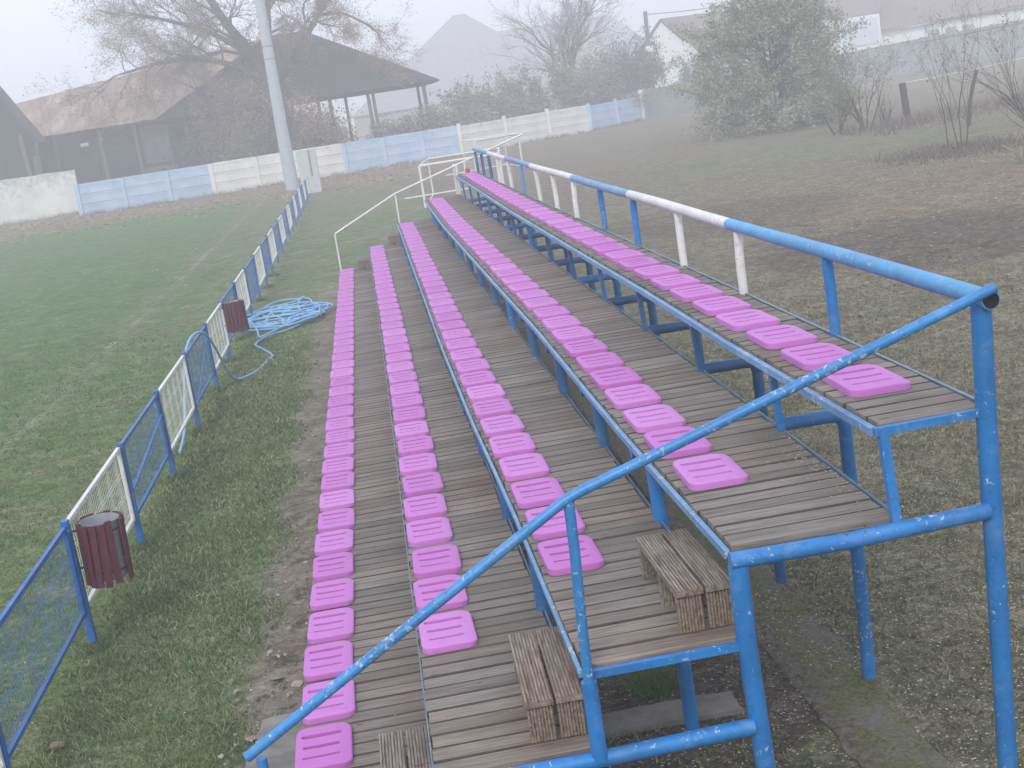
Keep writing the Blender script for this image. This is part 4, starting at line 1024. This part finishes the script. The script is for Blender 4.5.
bush(2.2, 87.0, 4.5, 3.2, 24, 'bush', 'low green bush below the right corner of the shed roof', M['lf_olive'], 4200)
bush(5.2, 88, 4.2, 3.4, 25, 'bush', 'olive bush behind the last blue wall bays', M['lf_olive'], 4200)
bush(9.0, 93, 6, 4.8, 26, 'bush', 'tall olive bush behind the left white wall bay', M['lf_olive'], 6500)
bush(13.0, 95, 6, 5.4, 27, 'bush', 'broad olive bush under the slim bare tree', M['lf_olive'], 7500)
bush(17.4, 97.5, 5.6, 5.0, 28, 'bush', 'grey green bush behind the right white wall bay', M['lf_olive'], 7000)
bush(20.8, 102, 4.6, 5.2, 30, 'bush', 'dark bush behind the last blue wall bay', M['lf_dark'], 5500)
bush(25.6, 112, 5.5, 6.6, 31, 'bush', 'grey tall bush in front of the white gabled house', M['lf_dark'], 6500, grp=gb)
bush(23.0, 118, 6, 8.2, 32, 'bush', 'pale leafy treetop behind the utility pole', M['lf_olive'], 3000)
# slim bare tree
t = Tree(40); b0 = Vector((16.0, 100, G)); t.thick.tube([b0, (16.0, 100, 1.2), (16.1, 100, 3)], [.22, .18, .15], 8)
for k in range(11):
    a = k * 2.4; t.branch(Vector((16.05, 100, 1.0 + 2.2 * k / 11)), Vector((math.cos(a) * .55, math.sin(a) * .5, 1.0)), 3.1, .10, 1, 5, .55, .03, 3, .13, 2, .72)
finish(t, 'slim_bare_tree', 'slim leafless tree standing in the fog above the white wall bays', 'tree', tuple(b0), M['lf_dry'], leaves(t.tips, 700, .2, .06, 8), barkm='bark2', tw=(2600, .6, .010))
# broad willow-like tree: several trunks, foliage down to the ground
t = Tree(52); b0 = Vector((18.4, 58, G)); t.thick.tube([b0, (18.45, 58, -.7), (18.7, 58, .4), (18.5, 58, 2.2)], [.30, .22, .20, .12], 9)
t.thick.tube([(18.2, 58.1, G), (17.6, 58.1, -.3), (17.2, 58, 1.2)], [.2, .15, .1], 8)
for k in range(64):
    a = k * 2.399; q = (k * .618) % 1; low = k % 3 == 0
    z_ = G + (.2 + .9 * q if low else .8 + 4.4 * ((k * .37) % 1))
    d_ = Vector((math.cos(a) * 1.0, math.sin(a) * .8, .15 + .5 * q if low else .5 + .9 * q))
    t.branch(Vector((18.9 + .8 * math.cos(a) * q, 58 + .5 * math.sin(a), z_)), d_, (1.9 if low else 1.7) * t.r.uniform(.75, 1.2), .06, 1, 4, .75, -.05, 3, .2, 1, .68)
finish(t, 'willow_tree', 'broad pale green tree with drooping leafy crown beyond the rough ground', 'tree', tuple(b0), M['lf_willow'], leaves(t.tips, 80000, .14, .060, 52))
# multi-stem shrub and saplings
def stems(x, y, n, h, seed, name, label, spread=.4, r=.03, lev=4, nleaf=0, mat=None, grp=None, base=.25, kids=2, sp2=.5):
    t = Tree(seed)
    for k in range(n):
        a = t.r.uniform(0, 6.283); d = Vector((math.cos(a) * spread * t.r.uniform(.3, 1), math.sin(a) * spread * t.r.uniform(.3, 1), 1))
        t.branch(Vector((x + base * math.cos(a) * t.r.random(), y + base * math.sin(a), G)), d, h * .5 * t.r.uniform(.75, 1.1), r, 1, lev, sp2, .05, kids, .10, 1, .66)
    return finish(t, name, label, 'shrub', (x, y, G), mat, leaves(t.tips, nleaf, .12, .04, seed) if nleaf else None, grp, tw=(420, .35, .005) if lev > 4 else None)
stems(19.3, 47.5, 9, 3.5, 61, 'bare_shrub', 'bare forked shrub right of the broad pale green tree', .55, .035, 5, 1500, M['lf_olive'])
stems(18.4, 48.5, 6, 1.9, 62, 'bare_shrub', 'low bare shrub at the edge of the broad tree', .7, .05, 4, 2500, M['lf_olive'])
stems(16.4, 33.2, 4, 4.2, 63, 'bare_sapling', 'slender bare sapling with three thin stems by the leaning pole', .28, .022, 5, 0, None, None, .35, 2, .42)
stems(18.0, 31, 11, 4.3, 64, 'bare_shrub', 'bare branching shrub cut by the right edge of the picture', .75, .022, 6, 200, M['lf_olive'])
stems(21.5, 51, 8, 1.3, 66, 'bare_shrub', 'low dead shrub at the foot of the wooden fence stump', .8, .03, 4, 0)
t = Tree(70)
for k in range(26):
    a = k * 2.4; p0 = Vector((15.35, 27.3, G)); d = Vector((math.cos(a) * .5, math.sin(a) * .5, 1)); t.thin.tube([p0, p0 + d * .35, p0 + d * .5 + Vector((math.cos(a) * .22, math.sin(a) * .22, .05))], [.014, .010, .003], 3)
root = thing('dry_grass_clump', 'pale yellow clump of dry stalks at the right edge of the picture', 'plant', (15.35, 27.3, G)); t.thin.build('stalks', leaf_mat('straw', [(.24, .23, .13), (.36, .33, .21)]), root)
def weedkeep(x, y, r_): return (np.abs(y - (46 + .5 * (x - 18)) - r_.normal(0, 1.3, len(x))) < .9) & (patch(x * .5, y * .5) + r_.uniform(-.4, .5, len(x)) > -.15)
grass('dead_weeds', 26000, 18.2, 30, 40, 54, .38, leaf_mat('dead_weed', [(.10, .075, .06), (.17, .135, .105), (.26, .22, .17)]), 'strip of dead brown weeds below the bushes', keep=weedkeep, w=.006, power=1)
grass('dead_weeds_near', 9000, 13.5, 19, 30, 36, .25, leaf_mat('dead_weed2', [(.13, .10, .08), (.22, .18, .14)]), 'dead brown weeds around the saplings', keep=lambda x, y, r_: np.exp(-((x - 16.3) / 1.6) ** 2 - ((y - 33.2) / 1.5) ** 2) > r_.uniform(0, 1, len(x)), w=.004, power=1)
# old posts and the pale pole tied between them
m = MB(); m.tube([(22.07, 50, G - .1), (21.95, 50, -.15)], [.17, .15], 8); o = m.build('wooden_stump', M['bark'], None, True); tag(o, 'short dark wooden fence stump among the dead weeds', 'post')
m = MB(); m.tube([(20.95, 42, G - .1), (21.1, 42, -.8), (21.42, 42, .22)], [.085, .075, .07], 8); o = m.build('leaning_pole', M['bark'], None, True); tag(o, 'leaning dark wooden pole behind the bare sapling', 'post')
m = MB(); m.tube([(22.0 + 9 * t_, 50 + 2 * t_, -.16 + .5 * t_ - .12 * math.sin(math.pi * t_)) for t_ in np.linspace(0, 1, 12)], .028, 6); o = m.build('white_pole', plain('white_plastic', (.6, .62, .64), .6), None, True); tag(o, 'long white pole running right from the wooden stump', 'pole')
# a red bottle left at the far end of the top tier
m = MB(); m.tube([(.93, 22.5, ZD[4]), (.93, 22.5, ZD[4] + .10), (.93, 22.5, ZD[4] + .12)], [.05, .05, .03], 10); o = m.build('red_cup', plain('red', (.55, .05, .06), .5), None, True); tag(o, 'small red cup left at the far end of the top tier', 'cup')

# ------------------------------------------------------------------ air
m = MB(); m.box(-300, 300, -100, 400, G - 1.2, 17)
hz = m.build('haze', None); hz.data.materials.clear()
hm = bpy.data.materials.new('fog_air'); hm.use_nodes = True; nt = hm.node_tree
nt.nodes.remove(nt.nodes['Principled BSDF']); pv = N(nt, 'ShaderNodeVolumePrincipled'); L(nt, pv.outputs[0], nt.nodes['Material Output'].inputs['Volume'])
pv.inputs['Color'].default_value = (.97, .975, .99, 1); pv.inputs['Density'].default_value = .0056; pv.inputs['Anisotropy'].default_value = .0
hz.data.materials.append(hm); tag(hz, 'thin pale morning fog', kind='stuff')

# ------------------------------------------------------------------ sky, sun, camera
w = bpy.data.worlds.new('World'); S.world = w; w.use_nodes = True; nt = w.node_tree; bg = nt.nodes['Background']
sky = N(nt, 'ShaderNodeTexSky'); sky.sky_type = 'NISHITA'; sky.sun_disc = False; sky.sun_elevation = R(38); sky.sun_rotation = R(200)
sky.air_density = 1.5; sky.dust_density = 6; sky.ozone_density = 1
ov = mix(nt, .88, sky.outputs[0], (7.7, 8.25, 10.0))     # cloud layer over the clear sky
L(nt, ov, bg.inputs['Color']); bg.inputs['Strength'].default_value = .10
sd = bpy.data.lights.new('sun', 'SUN'); sd.energy = 1.3; sd.angle = R(18); sd.color = (1, .97, .93)
so = bpy.data.objects.new('sun', sd); COL.objects.link(so)
el, az = R(38), R(200)    # sun_rotation measured clockwise from +Y
dirv = Vector((math.sin(az) * math.cos(el), math.cos(az) * math.cos(el), math.sin(el)))
so.rotation_euler = dirv.to_track_quat('Z', 'Y').to_euler(); so.location = (0, 0, 40)

cd = bpy.data.cameras.new('camera'); cam = bpy.data.objects.new('camera', cd); COL.objects.link(cam); S.camera = cam
r_, u_, f_ = Vector((0.982318, -0.118308, -0.145102)), Vector((0.166602, 0.198804, 0.965775)), Vector((0.085412, 0.972872, -0.214999))
cam.matrix_world = Matrix.Translation(Vector((-1.235856, -5.059758, 1.951769))) @ Matrix((r_, u_, -f_)).transposed().to_4x4()
cd.sensor_width = 36; cd.lens = 46.36974; cd.clip_start = .05; cd.clip_end = 2000
S.view_settings.view_transform = 'Standard'; S.view_settings.look = 'None'; S.view_settings.gamma = 1; S.view_settings.use_curve_mapping = False
S.view_settings.exposure = .58
S.cycles.use_denoising = True
S.cycles.max_bounces = 6; S.cycles.volume_bounces = 1
